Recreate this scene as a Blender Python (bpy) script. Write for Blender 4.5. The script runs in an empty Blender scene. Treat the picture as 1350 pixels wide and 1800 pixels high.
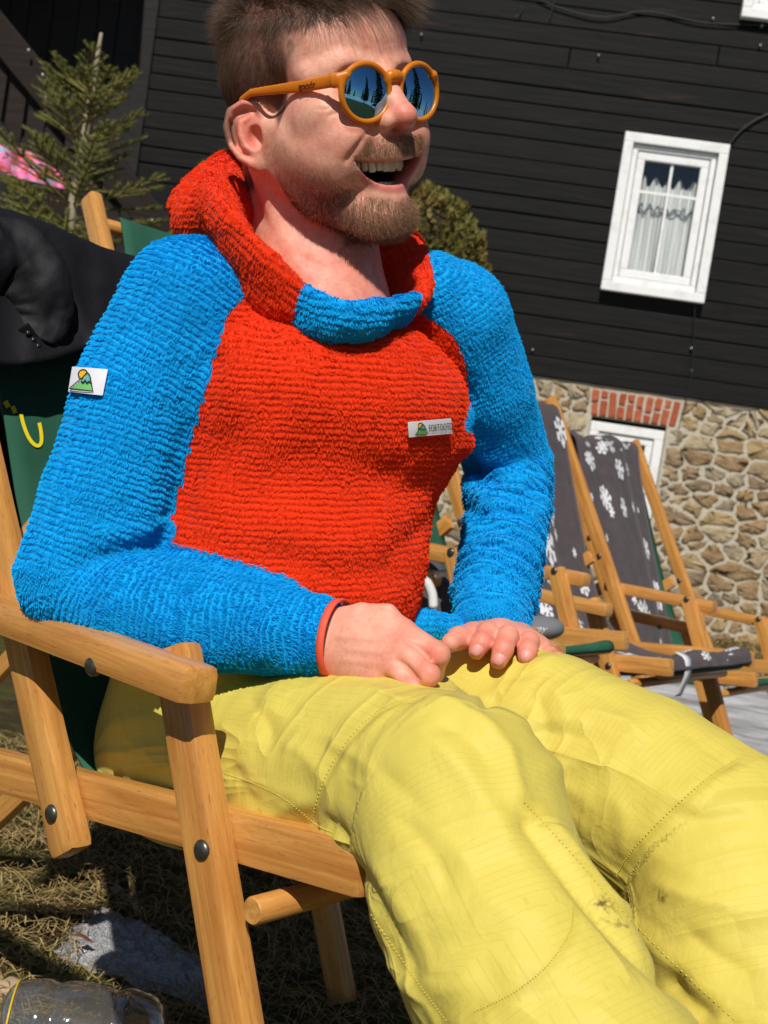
import bpy, bmesh, math, random
import numpy as np
from mathutils import Vector, Matrix
from mathutils.bvhtree import BVHTree

# ------------------------------------------------------------------ camera, sky, sun, exposure
SC = bpy.context.scene
COL = SC.collection
FPX = 2120.0                                   # focal length in photograph pixels (1350 x 1800)
CAM_H = 0.81
cam = bpy.data.cameras.new('camera')
cam.sensor_fit = 'VERTICAL'; cam.sensor_height = 24.0; cam.lens = 12.0 * FPX / 900.0
cam.clip_start = 0.05; cam.clip_end = 800
CAMO = bpy.data.objects.new('camera', cam); COL.objects.link(CAMO)
RM = Matrix.Rotation(math.radians(86.0), 4, 'X') @ Matrix.Rotation(math.radians(8.5), 4, 'Z')
CAMO.matrix_world = Matrix.Translation((0, 0, CAM_H)) @ RM
SC.camera = CAMO
cam.dof.use_dof = True; cam.dof.focus_distance = 1.08; cam.dof.aperture_fstop = 9.0

SUN_EL, SUN_AZ = math.radians(48.0), math.radians(-98.0)   # azimuth of the sun, seen from the place (x right, y away)
SUN_DIR = Vector((math.cos(SUN_EL) * math.cos(SUN_AZ), math.cos(SUN_EL) * math.sin(SUN_AZ), math.sin(SUN_EL)))
W = bpy.data.worlds.new('World'); SC.world = W; W.use_nodes = True
_n = W.node_tree.nodes; _l = W.node_tree.links
_bg = _n['Background']; _sk = _n.new('ShaderNodeTexSky'); _sk.sky_type = 'NISHITA'; _sk.sun_disc = False
_sk.sun_elevation = SUN_EL
_sk.sun_rotation = math.atan2(SUN_DIR.x, SUN_DIR.y)
_sk.altitude = 900; _sk.air_density = 1.0; _sk.dust_density = 0.3; _sk.ozone_density = 1.2
_l.new(_sk.outputs[0], _bg.inputs[0]); _bg.inputs[1].default_value = 0.05
sl = bpy.data.lights.new('sun', 'SUN'); sl.energy = 4.3; sl.angle = math.radians(0.55); sl.color = (1.0, 0.955, 0.89)
SUNO = bpy.data.objects.new('sun', sl); COL.objects.link(SUNO)
SUNO.rotation_euler = SUN_DIR.to_track_quat('Z', 'Y').to_euler(); SUNO.location = SUN_DIR * 60
SC.view_settings.view_transform = 'Standard'; SC.view_settings.look = 'None'
SC.view_settings.exposure = 0.0; SC.view_settings.gamma = 1.0; SC.view_settings.use_curve_mapping = False
SC.render.engine = 'CYCLES'
SC.cycles.use_denoising = True
SC.cycles.max_bounces = 8; SC.cycles.transparent_max_bounces = 12
SC.cycles.sample_clamp_indirect = 4.0
try:
    SC.cycles.denoiser = 'OPENIMAGEDENOISE'
except Exception:
    pass

rng = np.random.default_rng(7)
RMn = np.array(RM.to_3x3()); CPOS = np.array([0, 0, CAM_H])
def ray(px, py):
    return RMn @ np.array([(px - 675) / FPX, -(py - 900) / FPX, -1.0])
def at(px, py, z):
    """world point at depth z (metres along the view axis) behind photograph pixel px, py"""
    return CPOS + ray(px, py) * z
def on_plane(px, py, p0, n):
    d = ray(px, py); t = np.dot(np.asarray(p0) - CPOS, n) / np.dot(d, n)
    return CPOS + d * t
def px_of(P):
    q = (np.atleast_2d(P) - CPOS) @ RMn
    return np.stack([675 + FPX * q[:, 0] / -q[:, 2], 900 - FPX * q[:, 1] / -q[:, 2], -q[:, 2]], 1)
def nz(v):
    v = np.asarray(v, float); return v / (np.linalg.norm(v) + 1e-12)

# ------------------------------------------------------------------ object helpers
def tag(o, label=None, cat=None, group=None, kind=None):
    if label: o['label'] = label
    if cat: o['category'] = cat
    if group: o['group'] = group
    if kind: o['kind'] = kind
    return o
def empty(name, loc=(0, 0, 0), parent=None):
    o = bpy.data.objects.new(name, None); COL.objects.link(o); o.location = loc
    o.empty_display_size = 0.05
    if parent: o.parent = parent
    return o
def adopt(o, parent):
    if parent is not None:
        o.parent = parent
        o.matrix_parent_inverse = world_of(parent).inverted()
    return o
def world_of(o):
    m = o.matrix_basis.copy()
    if o.parent: m = world_of(o.parent) @ o.matrix_parent_inverse @ m
    return m
def mesh_obj(name, V, F, mat=None, parent=None, smooth=True, loc=None):
    me = bpy.data.meshes.new(name)
    V = np.asarray(V, np.float32)
    if isinstance(F, np.ndarray) and F.ndim == 2:
        k = F.shape[1]; n = len(F)
        me.vertices.add(len(V)); me.vertices.foreach_set('co', V.ravel())
        me.loops.add(n * k); me.loops.foreach_set('vertex_index', F.astype(np.int32).ravel())
        me.polygons.add(n); me.polygons.foreach_set('loop_start', np.arange(0, n * k, k, dtype=np.int32))
        try: me.polygons.foreach_set('loop_total', np.full(n, k, np.int32))
        except Exception: pass
        me.update(calc_edges=True)
    else:
        me.from_pydata([tuple(map(float, v)) for v in V], [], [tuple(map(int, f)) for f in F])
    if smooth: me.polygons.foreach_set('use_smooth', np.ones(len(me.polygons), bool))
    me.update()
    o = bpy.data.objects.new(name, me); COL.objects.link(o)
    if mat: me.materials.append(mat)
    if loc is not None: o.location = loc
    if parent is not None: adopt(o, parent)
    return o
def vattr(o, name, arr):
    arr = np.asarray(arr, np.float32); me = o.data
    if arr.ndim == 1:
        a = me.attributes.new(name, 'FLOAT', 'POINT'); a.data.foreach_set('value', arr)
    elif arr.shape[1] == 3:
        a = me.attributes.new(name, 'FLOAT_VECTOR', 'POINT'); a.data.foreach_set('vector', arr.ravel())
    else:
        a = me.attributes.new(name, 'FLOAT_COLOR', 'POINT'); a.data.foreach_set('color', arr.ravel())
class MB:
    """collects simple solids; build() links them as one mesh object"""
    def __init__(s): s.v = []; s.f = []
    def add(s, V, F):
        b = len(s.v); s.v += [tuple(map(float, v)) for v in V]; s.f += [tuple(int(i) + b for i in f) for f in F]; return s
    def box(s, c, size, R=None, bev=0.0):
        c = np.asarray(c, float); h = np.asarray(size, float) / 2; R = np.eye(3) if R is None else np.asarray(R)
        if bev <= 0:
            P = [np.array([x, y, z]) * h for x in (-1, 1) for y in (-1, 1) for z in (-1, 1)]
            F = [(0, 1, 3, 2), (4, 6, 7, 5), (0, 4, 5, 1), (2, 3, 7, 6), (0, 2, 6, 4), (1, 5, 7, 3)]
            return s.add([c + R @ p for p in P], F)
        b = min(bev, h.min() * .95)
        bm = bmesh.new(); bmesh.ops.create_cube(bm, size=1.0)
        for v in bm.verts: v.co = Vector((v.co.x * 2 * h[0], v.co.y * 2 * h[1], v.co.z * 2 * h[2]))
        bmesh.ops.bevel(bm, geom=bm.edges[:], offset=b, segments=2, affect='EDGES', profile=.6)
        bm.verts.index_update()
        s.add([c + R @ np.array(v.co) for v in bm.verts], [[v.index for v in f.verts] for f in bm.faces]); bm.free(); return s
    def beam(s, a, b, w, t, side, bev=0.004):
        """timber from a to b; w = width in the plane, t = thickness along 'side'"""
        a = np.asarray(a, float); b = np.asarray(b, float); d = b - a; L = np.linalg.norm(d); d = d / L
        y = nz(np.asarray(side) - d * np.dot(side, d)); x = np.cross(y, d)
        return s.box((a + b) / 2, (w, t, L), np.stack([x, y, d], 1), bev)
    def tube(s, P, r, n=10, cap=True):
        P = np.asarray(P, float); K = len(P); r = np.full(K, r) if np.isscalar(r) else np.asarray(r, float)
        T = np.gradient(P, axis=0); T /= np.linalg.norm(T, axis=1)[:, None] + 1e-12
        u = np.cross(T[0], [0, 0, 1.0]);
        if np.linalg.norm(u) < 1e-3: u = np.cross(T[0], [1.0, 0, 0])
        u = nz(u); V = []
        for i in range(K):
            u = nz(u - T[i] * np.dot(u, T[i])); w = np.cross(T[i], u)
            for k in range(n):
                a = 2 * math.pi * k / n; V.append(P[i] + r[i] * (math.cos(a) * u + math.sin(a) * w))
        F = [(i * n + k, i * n + (k + 1) % n, (i + 1) * n + (k + 1) % n, (i + 1) * n + k) for i in range(K - 1) for k in range(n)]
        if cap: F += [tuple(range(n))[::-1], tuple(range((K - 1) * n, K * n))]
        return s.add(V, F)
    def build(s, name, mat=None, parent=None, smooth=False):
        o = mesh_obj(name, s.v, s.f, mat, None, smooth)
        if not smooth: pass
        if parent is not None: adopt(o, parent)
        return o
def autosmooth(o, ang=35):
    me = o.data
    me.polygons.foreach_set('use_smooth', np.ones(len(me.polygons), bool))
    try: me.set_sharp_from_angle(angle=math.radians(ang))
    except Exception: pass
    return o
def copy_tree(o, parent=None):
    c = o.copy(); COL.objects.link(c); c.parent = parent
    if parent is not None: c.matrix_parent_inverse = o.matrix_parent_inverse.copy()
    for ch in [x for x in bpy.data.objects if x.parent == o]: copy_tree(ch, c)
    return c
def spline(P, n):
    """Catmull-Rom through rows of P (any number of columns), n samples"""
    P = np.asarray(P, float); K = len(P)
    Q = np.vstack([2 * P[0] - P[1], P, 2 * P[-1] - P[-2]])
    t = np.linspace(0, K - 1, n); i = np.clip(t.astype(int), 0, K - 2); u = (t - i)[:, None]
    a, b, c, d = Q[i], Q[i + 1], Q[i + 2], Q[i + 3]
    return .5 * (2 * b + (c - a) * u + (2 * a - 5 * b + 4 * c - d) * u ** 2 + (3 * b - a - 3 * c + d) * u ** 3)

# ------------------------------------------------------------------ materials
def srgb(r, g, b):
    f = lambda c: c / 12.92 if c <= .04045 else ((c + .055) / 1.055) ** 2.4
    return (f(r / 255), f(g / 255), f(b / 255), 1.0)
class Mat:
    """small node-graph writer"""
    def __init__(s, name, rough=.6, color=(.5, .5, .5, 1), metal=0.0, spec=.5):
        s.m = bpy.data.materials.new(name); s.m.use_nodes = True; s.t = s.m.node_tree; s.n = s.t.nodes; s.l = s.t.links
        s.b = s.n['Principled BSDF']; s.set('Roughness', rough); s.set('Base Color', color); s.set('Metallic', metal); s.set('Specular IOR Level', spec)
    def set(s, k, v):
        if isinstance(v, bpy.types.NodeSocket): s.l.new(v, s.b.inputs[k])
        else: s.b.inputs[k].default_value = v
    def node(s, t, **kw):
        n = s.n.new(t)
        for k, v in kw.items(): setattr(n, k, v)
        return n
    def put(s, sock, v):
        if isinstance(v, bpy.types.NodeSocket): s.l.new(v, sock)
        elif v is not None: sock.default_value = v
    def coord(s, which='Object'): return s.node('ShaderNodeTexCoord').outputs[which]
    def attr(s, name, out='Fac'): return s.node('ShaderNodeAttribute', attribute_name=name).outputs[out]
    def mapping(s, v, scale=(1, 1, 1), rot=(0, 0, 0), loc=(0, 0, 0)):
        n = s.node('ShaderNodeMapping'); s.put(n.inputs['Vector'], v); n.inputs['Scale'].default_value = scale
        n.inputs['Rotation'].default_value = rot; n.inputs['Location'].default_value = loc; return n.outputs[0]
    def noise(s, v, scale=5, detail=4, rough=.55, dist=0.0, out='Fac'):
        n = s.node('ShaderNodeTexNoise'); s.put(n.inputs['Vector'], v); n.inputs['Scale'].default_value = scale
        n.inputs['Detail'].default_value = detail; n.inputs['Roughness'].default_value = rough; n.inputs['Distortion'].default_value = dist
        return n.outputs[out]
    def voronoi(s, v, scale=5, feature='F1', out='Distance', rand=1.0):
        n = s.node('ShaderNodeTexVoronoi', feature=feature); s.put(n.inputs['Vector'], v); n.inputs['Scale'].default_value = scale
        n.inputs['Randomness'].default_value = rand; return n.outputs[out]
    def ramp(s, v, stops, interp='LINEAR'):
        n = s.node('ShaderNodeValToRGB'); s.put(n.inputs[0], v); e = n.color_ramp; e.interpolation = interp
        while len(e.elements) < len(stops): e.elements.new(.5)
        for el, (p, c) in zip(e.elements, stops):
            el.position = p; el.color = c if hasattr(c, '__len__') else (c, c, c, 1)
        return n.outputs[0]
    def math(s, op, a, b=None, c=None, clamp=False):
        n = s.node('ShaderNodeMath', operation=op); n.use_clamp = clamp
        s.put(n.inputs[0], a); s.put(n.inputs[1], b)
        if c is not None: s.put(n.inputs[2], c)
        return n.outputs[0]
    def mix(s, fac, a, b, blend='MIX'):
        n = s.node('ShaderNodeMix', data_type='RGBA', blend_type=blend); s.put(n.inputs[0], fac); s.put(n.inputs[6], a); s.put(n.inputs[7], b); return n.outputs[2]
    def sep(s, v):
        n = s.node('ShaderNodeSeparateXYZ'); s.put(n.inputs[0], v); return n.outputs
    def comb(s, x=0.0, y=0.0, z=0.0):
        n = s.node('ShaderNodeCombineXYZ'); s.put(n.inputs[0], x); s.put(n.inputs[1], y); s.put(n.inputs[2], z); return n.outputs[0]
    def bump(s, h, strength=.3, dist=.01, normal=None):
        n = s.node('ShaderNodeBump'); n.inputs['Strength'].default_value = strength; n.inputs['Distance'].default_value = dist
        s.put(n.inputs['Height'], h)
        if normal is not None: s.put(n.inputs['Normal'], normal)
        s.l.new(n.outputs[0], s.b.inputs['Normal']); return n.outputs[0]
    def objrand(s): return s.node('ShaderNodeObjectInfo').outputs['Random']

# ------------------------------------------------------------------ implicit surfaces
def smin(a, b, k):
    if k <= 0: return np.minimum(a, b)
    h = np.clip(.5 + .5 * (b - a) / k, 0, 1)
    return b + (a - b) * h - k * h * (1 - h)
class Field:
    """signed distance field on a regular grid; shapes are evaluated only near themselves"""
    def __init__(s, lo, hi, h):
        s.lo = np.asarray(lo, np.float64); s.h = h
        s.n = np.ceil((np.asarray(hi) - s.lo) / h).astype(int) + 1
        s.D = np.full(s.n, 1.0, np.float32)
    def sub(s, lo, hi):
        a = np.clip(np.floor((np.asarray(lo) - s.lo) / s.h).astype(int), 0, s.n - 1)
        b = np.clip(np.ceil((np.asarray(hi) - s.lo) / s.h).astype(int) + 1, 1, s.n)
        if np.any(b <= a): return None, None
        sl = tuple(slice(i, j) for i, j in zip(a, b))
        g = [(s.lo[i] + s.h * np.arange(a[i], b[i])).astype(np.float32) for i in range(3)]
        return sl, np.meshgrid(*g, indexing='ij', sparse=True)
    def op(s, lo, hi, fn, k=0.0, cut=False):
        sl, G = s.sub(lo, hi)
        if sl is None: return
        d = fn(*G).astype(np.float32)
        if cut: s.D[sl] = -smin(-s.D[sl], d, k)      # subtract
        else: s.D[sl] = smin(s.D[sl], d, k)
    def ell(s, c, r, R=None, k=.01, cut=False, pad=.03):
        c = np.asarray(c, float); r = np.asarray(r, float) if hasattr(r, '__len__') else np.full(3, float(r))
        R = np.eye(3) if R is None else np.asarray(R, float)          # columns = local axes in world
        e = np.sqrt((R ** 2) @ (r ** 2)) + pad
        def fn(X, Y, Z):
            x, y, z = X - c[0], Y - c[1], Z - c[2]
            q = [(R[0, i] * x + R[1, i] * y + R[2, i] * z) for i in range(3)]
            k0 = np.sqrt((q[0] / r[0]) ** 2 + (q[1] / r[1]) ** 2 + (q[2] / r[2]) ** 2)
            k1 = np.sqrt((q[0] / r[0] ** 2) ** 2 + (q[1] / r[1] ** 2) ** 2 + (q[2] / r[2] ** 2) ** 2) + 1e-6
            return k0 * (k0 - 1.0) / k1
        s.op(c - e, c + e, fn, k, cut)
    def tube(s, P, ra, rb=None, side=None, k=.01, cut=False, pad=.03):
        """chain of segments with (elliptic) radii: ra along 'side', rb across"""
        P = np.asarray(P, float); K = len(P)
        ra = np.broadcast_to(np.asarray(ra, float), (K,)); rb = ra if rb is None else np.broadcast_to(np.asarray(rb, float), (K,))
        if side is None: side = np.tile([0, 0, 1.0], (K, 1))
        side = np.broadcast_to(np.asarray(side, float), (K, 3))
        m = max(ra.max(), rb.max()) + pad
        def fn(X, Y, Z):
            best = None
            for i in range(K - 1):
                a, b = P[i], P[i + 1]; d = b - a; L2 = d @ d + 1e-12
                x, y, z = X - a[0], Y - a[1], Z - a[2]
                t = np.clip((x * d[0] + y * d[1] + z * d[2]) / L2, 0, 1)
                A = ra[i] + (ra[i + 1] - ra[i]) * t; B = rb[i] + (rb[i + 1] - rb[i]) * t
                ox, oy, oz = x - t * d[0], y - t * d[1], z - t * d[2]
                l2 = ox * ox + oy * oy + oz * oz
                if np.allclose(ra, rb): dd = np.sqrt(l2) - A
                else:
                    sv = side[i] + (side[i + 1] - side[i]) * .5; sv = nz(sv - d * (sv @ d) / L2)
                    u = ox * sv[0] + oy * sv[1] + oz * sv[2]; w2 = np.maximum(l2 - u * u, 0)
                    k0 = np.sqrt((u / A) ** 2 + w2 / B ** 2); k1 = np.sqrt((u / A ** 2) ** 2 + w2 / B ** 4) + 1e-6
                    dd = np.where(k0 < .2, -np.minimum(A, B) * .9, k0 * (k0 - 1) / k1)
                best = dd if best is None else smin(best, dd, .004)
            return best
        s.op(P.min(0) - m, P.max(0) + m, fn, k, cut)
    def mesh(s):
        return surface_nets(s.D, s.lo, s.h)
def surface_nets(D, lo, h):
    S = D < 0
    nx, ny, nzz = D.shape
    c = np.zeros((nx - 1, ny - 1, nzz - 1), np.int8)
    for i in (0, 1):
        for j in (0, 1):
            for k in (0, 1): c += S[i:nx - 1 + i, j:ny - 1 + j, k:nzz - 1 + k]
    act = (c > 0) & (c < 8); idx = np.argwhere(act)
    vid = np.full(act.shape, -1, np.int32); vid[act] = np.arange(len(idx), dtype=np.int32)
    pos = np.zeros((len(idx), 3)); cnt = np.zeros(len(idx))
    I, J, K = idx.T; corner = {}
    for i in (0, 1):
        for j in (0, 1):
            for k in (0, 1): corner[i, j, k] = D[I + i, J + j, K + k]
    for ax in range(3):
        o = [a for a in range(3) if a != ax]
        for p in (0, 1):
            for q in (0, 1):
                a = [0, 0, 0]; a[o[0]] = p; a[o[1]] = q; b = list(a); b[ax] = 1
                da, db = corner[tuple(a)], corner[tuple(b)]; m = (da < 0) != (db < 0)
                t = np.where(m, da / np.where(m, da - db, 1), 0)
                P = np.tile(np.array(a, float), (len(idx), 1)); P[:, ax] = t
                pos += P * m[:, None]; cnt += m
    V = (idx + pos / cnt[:, None]) * h + lo
    F = []
    for ax in range(3):
        o = [(ax + 1) % 3, (ax + 2) % 3]
        sl0 = [slice(None)] * 3; sl1 = [slice(None)] * 3
        sl0[ax] = slice(0, -1); sl1[ax] = slice(1, None)
        ch = S[tuple(sl0)] != S[tuple(sl1)]; e = np.argwhere(ch)
        ok = (e[:, o[0]] > 0) & (e[:, o[1]] > 0) & (e[:, o[0]] < D.shape[o[0]] - 1) & (e[:, o[1]] < D.shape[o[1]] - 1); e = e[ok]
        ins = S[e[:, 0], e[:, 1], e[:, 2]]
        q = []
        for (p, r) in ((-1, -1), (0, -1), (0, 0), (-1, 0)):
            w = e.copy(); w[:, o[0]] += p; w[:, o[1]] += r; q.append(vid[w[:, 0], w[:, 1], w[:, 2]])
        Q = np.stack(q, 1); Q[~ins] = Q[~ins][:, ::-1]
        F.append(Q)
    F = np.concatenate(F); F = F[(F >= 0).all(1)]
    return V, F
def relax(V, F, it=2, lam=.5):
    E = np.concatenate([F[:, [0, 1]], F[:, [1, 2]], F[:, [2, 3]], F[:, [3, 0]]]); n = len(V)
    deg = np.bincount(E.ravel(), minlength=n)[:, None]
    for s in range(it):
        A = np.zeros_like(V)
        for ax in range(3):
            A[:, ax] = np.bincount(E[:, 0], V[E[:, 1], ax], n) + np.bincount(E[:, 1], V[E[:, 0], ax], n)
        V = V + lam * (A / np.maximum(deg, 1) - V)
    return V
def normals(V, F):
    a = V[F[:, 2]] - V[F[:, 0]]; b = V[F[:, 3]] - V[F[:, 1]]; fn = np.cross(a, b); N = np.zeros_like(V)
    for k in range(4):
        for ax in range(3): N[:, ax] += np.bincount(F[:, k], fn[:, ax], len(V))
    return N / (np.linalg.norm(N, axis=1)[:, None] + 1e-12)
def vnoise(P, seed=0):
    """smooth value noise, -1..1"""
    P = np.asarray(P, float); i = np.floor(P).astype(np.int64); f = P - i; f = f * f * (3 - 2 * f); r = 0
    def hsh(a, b, c):
        x = (a * 374761393 + b * 668265263 + c * 2147483647 + seed * 974634773) & 0xffffffff
        x = ((x ^ (x >> 13)) * 1274126177) & 0xffffffff; x = x ^ (x >> 16)
        return (x & 0xffff) / 32767.5 - 1
    for dx in (0, 1):
        for dy in (0, 1):
            for dz in (0, 1):
                w = np.abs(1 - dx - f[:, 0]) * np.abs(1 - dy - f[:, 1]) * np.abs(1 - dz - f[:, 2])
                r = r + w * hsh(i[:, 0] + dx, i[:, 1] + dy, i[:, 2] + dz)
    return r
def polydist(P, L):
    """distance of each P to polyline L, arc-length fraction of the nearest point, and nearest point"""
    best = np.full(len(P), 1e9); fr = np.zeros(len(P)); near = np.zeros_like(P)
    seg = np.linalg.norm(np.diff(L, axis=0), axis=1); cum = np.concatenate([[0], np.cumsum(seg)]); tot = cum[-1] + 1e-12
    for i in range(len(L) - 1):
        d = L[i + 1] - L[i]; t = np.clip(((P - L[i]) @ d) / (d @ d + 1e-12), 0, 1); q = L[i] + t[:, None] * d
        e = np.linalg.norm(P - q, axis=1); m = e < best
        best[m] = e[m]; fr[m] = (cum[i] + t[m] * seg[i]) / tot; near[m] = q[m]
    return best, fr, near
class Sculpt:
    """works creases, folds and marks into a mesh: strokes are laid on the surface where a sight line meets it"""
    def __init__(s, V, F): s.V = V; s.F = F; s.rebuild()
    def rebuild(s):
        s.N = normals(s.V, s.F)
        s.bvh = BVHTree.FromPolygons([Vector(v) for v in s.V], [tuple(f) for f in s.F.tolist()])
    def hit(s, px, py):
        d = Vector(ray(px, py)).normalized(); h = s.bvh.ray_cast(Vector(CPOS), d, 10)
        return None if h[0] is None else np.array(h[0])
    def path(s, pts, n=None):
        pts = np.asarray(pts, float); n = n or max(8, int(np.linalg.norm(np.diff(pts, axis=0), axis=1).sum() / 12))
        Q = spline(pts, n); L = [s.hit(*q) for q in Q]; L = [l for l in L if l is not None]
        return np.array(L) if len(L) > 1 else None
    def stroke(s, pts, amp, w, taper=.15, side=0.0, sharp=2.0):
        """amp > 0 raises a ridge, < 0 presses a groove; side > 0 adds a flank so one side stays up"""
        L = s.path(pts)
        if L is None: return
        lo, hi = L.min(0) - 3 * w, L.max(0) + 3 * w
        m = np.where(((s.V > lo) & (s.V < hi)).all(1))[0]
        d, fr, near = polydist(s.V[m], L)
        tp = np.clip(np.minimum(fr, 1 - fr) / max(taper, 1e-3), 0, 1) if taper > 0 else np.ones(len(m))
        tp = tp * tp * (3 - 2 * tp)
        g = np.exp(-np.abs(d / w) ** sharp)
        if side:
            tan = nz(L[-1] - L[0]); sd = np.sign(np.einsum('ij,ij->i', np.cross(np.tile(tan, (len(m), 1)), s.N[m]), s.V[m] - near))
            g = g + side * sd * (d / w) * np.exp(-(d / (1.6 * w)) ** 2)
        s.V[m] += s.N[m] * (amp * g * tp)[:, None]
    def mark(s, pts, w, soft=.5, taper=0):
        """0..1 mask around a stroke, for colour"""
        L = s.path(pts)
        if L is None: return np.zeros(len(s.V))
        out = np.zeros(len(s.V)); lo, hi = L.min(0) - 3 * w, L.max(0) + 3 * w
        m = np.where(((s.V > lo) & (s.V < hi)).all(1))[0]; d, fr, _ = polydist(s.V[m], L)
        v = np.clip((w - d) / (w * soft), 0, 1)
        if taper: v = v * np.clip(np.minimum(fr, 1 - fr) / taper, 0, 1)
        out[m] = v; return out
def curves_obj(name, P, radius, mat, parent=None, tip=.2):
    """P: (strands, points, 3). Real hair strands as a Curves object."""
    n, k = P.shape[:2]
    cu = bpy.data.hair_curves.new(name); cu.add_curves([k] * n)
    cu.attributes['position'].data.foreach_set('vector', P.astype(np.float32).ravel()) if 'position' in cu.attributes else cu.points.foreach_set('position', P.astype(np.float32).ravel())
    r = (np.linspace(1, tip, k)[None, :] * np.broadcast_to(np.asarray(radius, float).reshape(-1, 1), (n, 1))).astype(np.float32)
    a = cu.attributes.get('radius') or cu.attributes.new('radius', 'FLOAT', 'POINT')
    a.data.foreach_set('value', r.ravel())
    o = bpy.data.objects.new(name, cu); COL.objects.link(o); cu.materials.append(mat)
    if parent is not None: adopt(o, parent)
    return o
def curve_attr(o, name, val):
    a = o.data.attributes.new(name, 'FLOAT', 'CURVE'); a.data.foreach_set('value', np.asarray(val, np.float32))
def sample_faces(V, F, n, w=None):
    a = V[F[:, 0]]; b = V[F[:, 1]]; c = V[F[:, 2]]; d = V[F[:, 3]]
    ar = np.linalg.norm(np.cross(c - a, d - b), axis=1) / 2
    if w is not None: ar = ar * w
    f = rng.choice(len(F), n, p=ar / ar.sum()); u, v = rng.random(n)[:, None], rng.random(n)[:, None]
    W4 = np.stack([((1 - u) * (1 - v))[:, 0], (u * (1 - v))[:, 0], (u * v)[:, 0], ((1 - u) * v)[:, 0]], 1)
    return f, W4
def lerp4(A, F, f, W4):
    q = A[F[f]]
    return (q * (W4 if q.ndim == 2 else W4[:, :, None])).sum(1)
# ------------------------------------------------------------------ ground
CF = nz([.75, -.66, 0]); CS = nz([-.66, -.75, 0])          # deck chairs: facing direction, side towards the camera
def gh(x, y):
    """height of the ground: falls gently along the row of chairs, a grass bank rises to the house"""
    x = np.asarray(x, float); y = np.asarray(y, float)
    s = lambda v, a, b: np.clip((v - a) / (b - a), 0, 1) ** 2 * (3 - 2 * np.clip((v - a) / (b - a), 0, 1))
    g = -.26 * s(y, 2.1, 4.4) + .10 * s(y, 5.9, 7.1) + .5 * s(y, 12, 30)
    return g + .012 * np.sin(x * 2.3 + y) + .010 * np.sin(y * 3.1 - x * 1.7)
def build_ground():
    xs = np.concatenate([np.linspace(-90, -6, 22), np.linspace(-5.5, 6.5, 150), np.linspace(7, 90, 22)])
    ys = np.concatenate([np.linspace(-90, -3, 22), np.linspace(-2.5, 9.5, 170), np.linspace(10, 90, 18)])
    X, Y = np.meshgrid(xs, ys, indexing='ij'); P = np.stack([X.ravel(), Y.ravel(), gh(X, Y).ravel()], 1)
    P[:, 2] += vnoise(P / .12, 51) * .008 + vnoise(P / .05, 52) * .004
    n, m_ = X.shape; i, j = np.meshgrid(np.arange(n - 1), np.arange(m_ - 1), indexing='ij'); a = (i * m_ + j).ravel()
    F = np.stack([a, a + m_, a + m_ + 1, a + 1], 1)
    m = Mat('ground', .9, spec=.2); oc = m.coord(); x, y, z = m.sep(oc)
    soil = m.mix(m.noise(oc, 28, 6, .65), srgb(40, 31, 20), srgb(96, 80, 50)); soil = m.mix(m.ramp(m.noise(oc, 7, 4), [(.42, 0), (.62, 1)]), soil, srgb(92, 92, 44))
    ice = m.mix(m.ramp(m.noise(m.mapping(oc, (.8, 3.2, 1)), 2.6, 6, .62), [(.36, 0), (.62, 1)]), srgb(150, 148, 146), srgb(226, 228, 232))
    ice = m.mix(m.ramp(m.noise(m.mapping(oc, (.6, 4.0, 1), (0, 0, .2)), 3.2, 5, .6, .3), [(.58, 0), (.72, 1)]), ice, srgb(112, 100, 84))
    edge = m.math('ADD', y, m.math('MULTIPLY', m.noise(oc, 1.6, 5), 1.2))
    sn = m.math('MULTIPLY', m.ramp(m.math('SUBTRACT', edge, 3.3), [(.30, 0), (.5, 1)]), m.ramp(m.math('SUBTRACT', 7.55, edge), [(.2, 0), (.45, 1)]))
    sn = m.math('MULTIPLY', sn, m.ramp(m.math('ADD', x, m.math('MULTIPLY', m.noise(oc, 2, 3), .4)), [(.05, 0), (.45, 1)]))
    far = m.math('GREATER_THAN', m.math('ADD', m.math('ABSOLUTE', x), m.math('ABSOLUTE', y)), 16.0)
    sn = m.math('MAXIMUM', sn, far)
    m.set('Base Color', m.mix(sn, soil, ice)); m.set('Roughness', m.math('MULTIPLY_ADD', sn, -.45, .95))
    m.bump(m.math('ADD', m.noise(oc, 40, 6, .7), m.math('MULTIPLY', m.noise(oc, 9, 4), .8)), .9, .03)
    tag(mesh_obj('ground', P, F, m.m), kind='structure')
build_ground()
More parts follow.
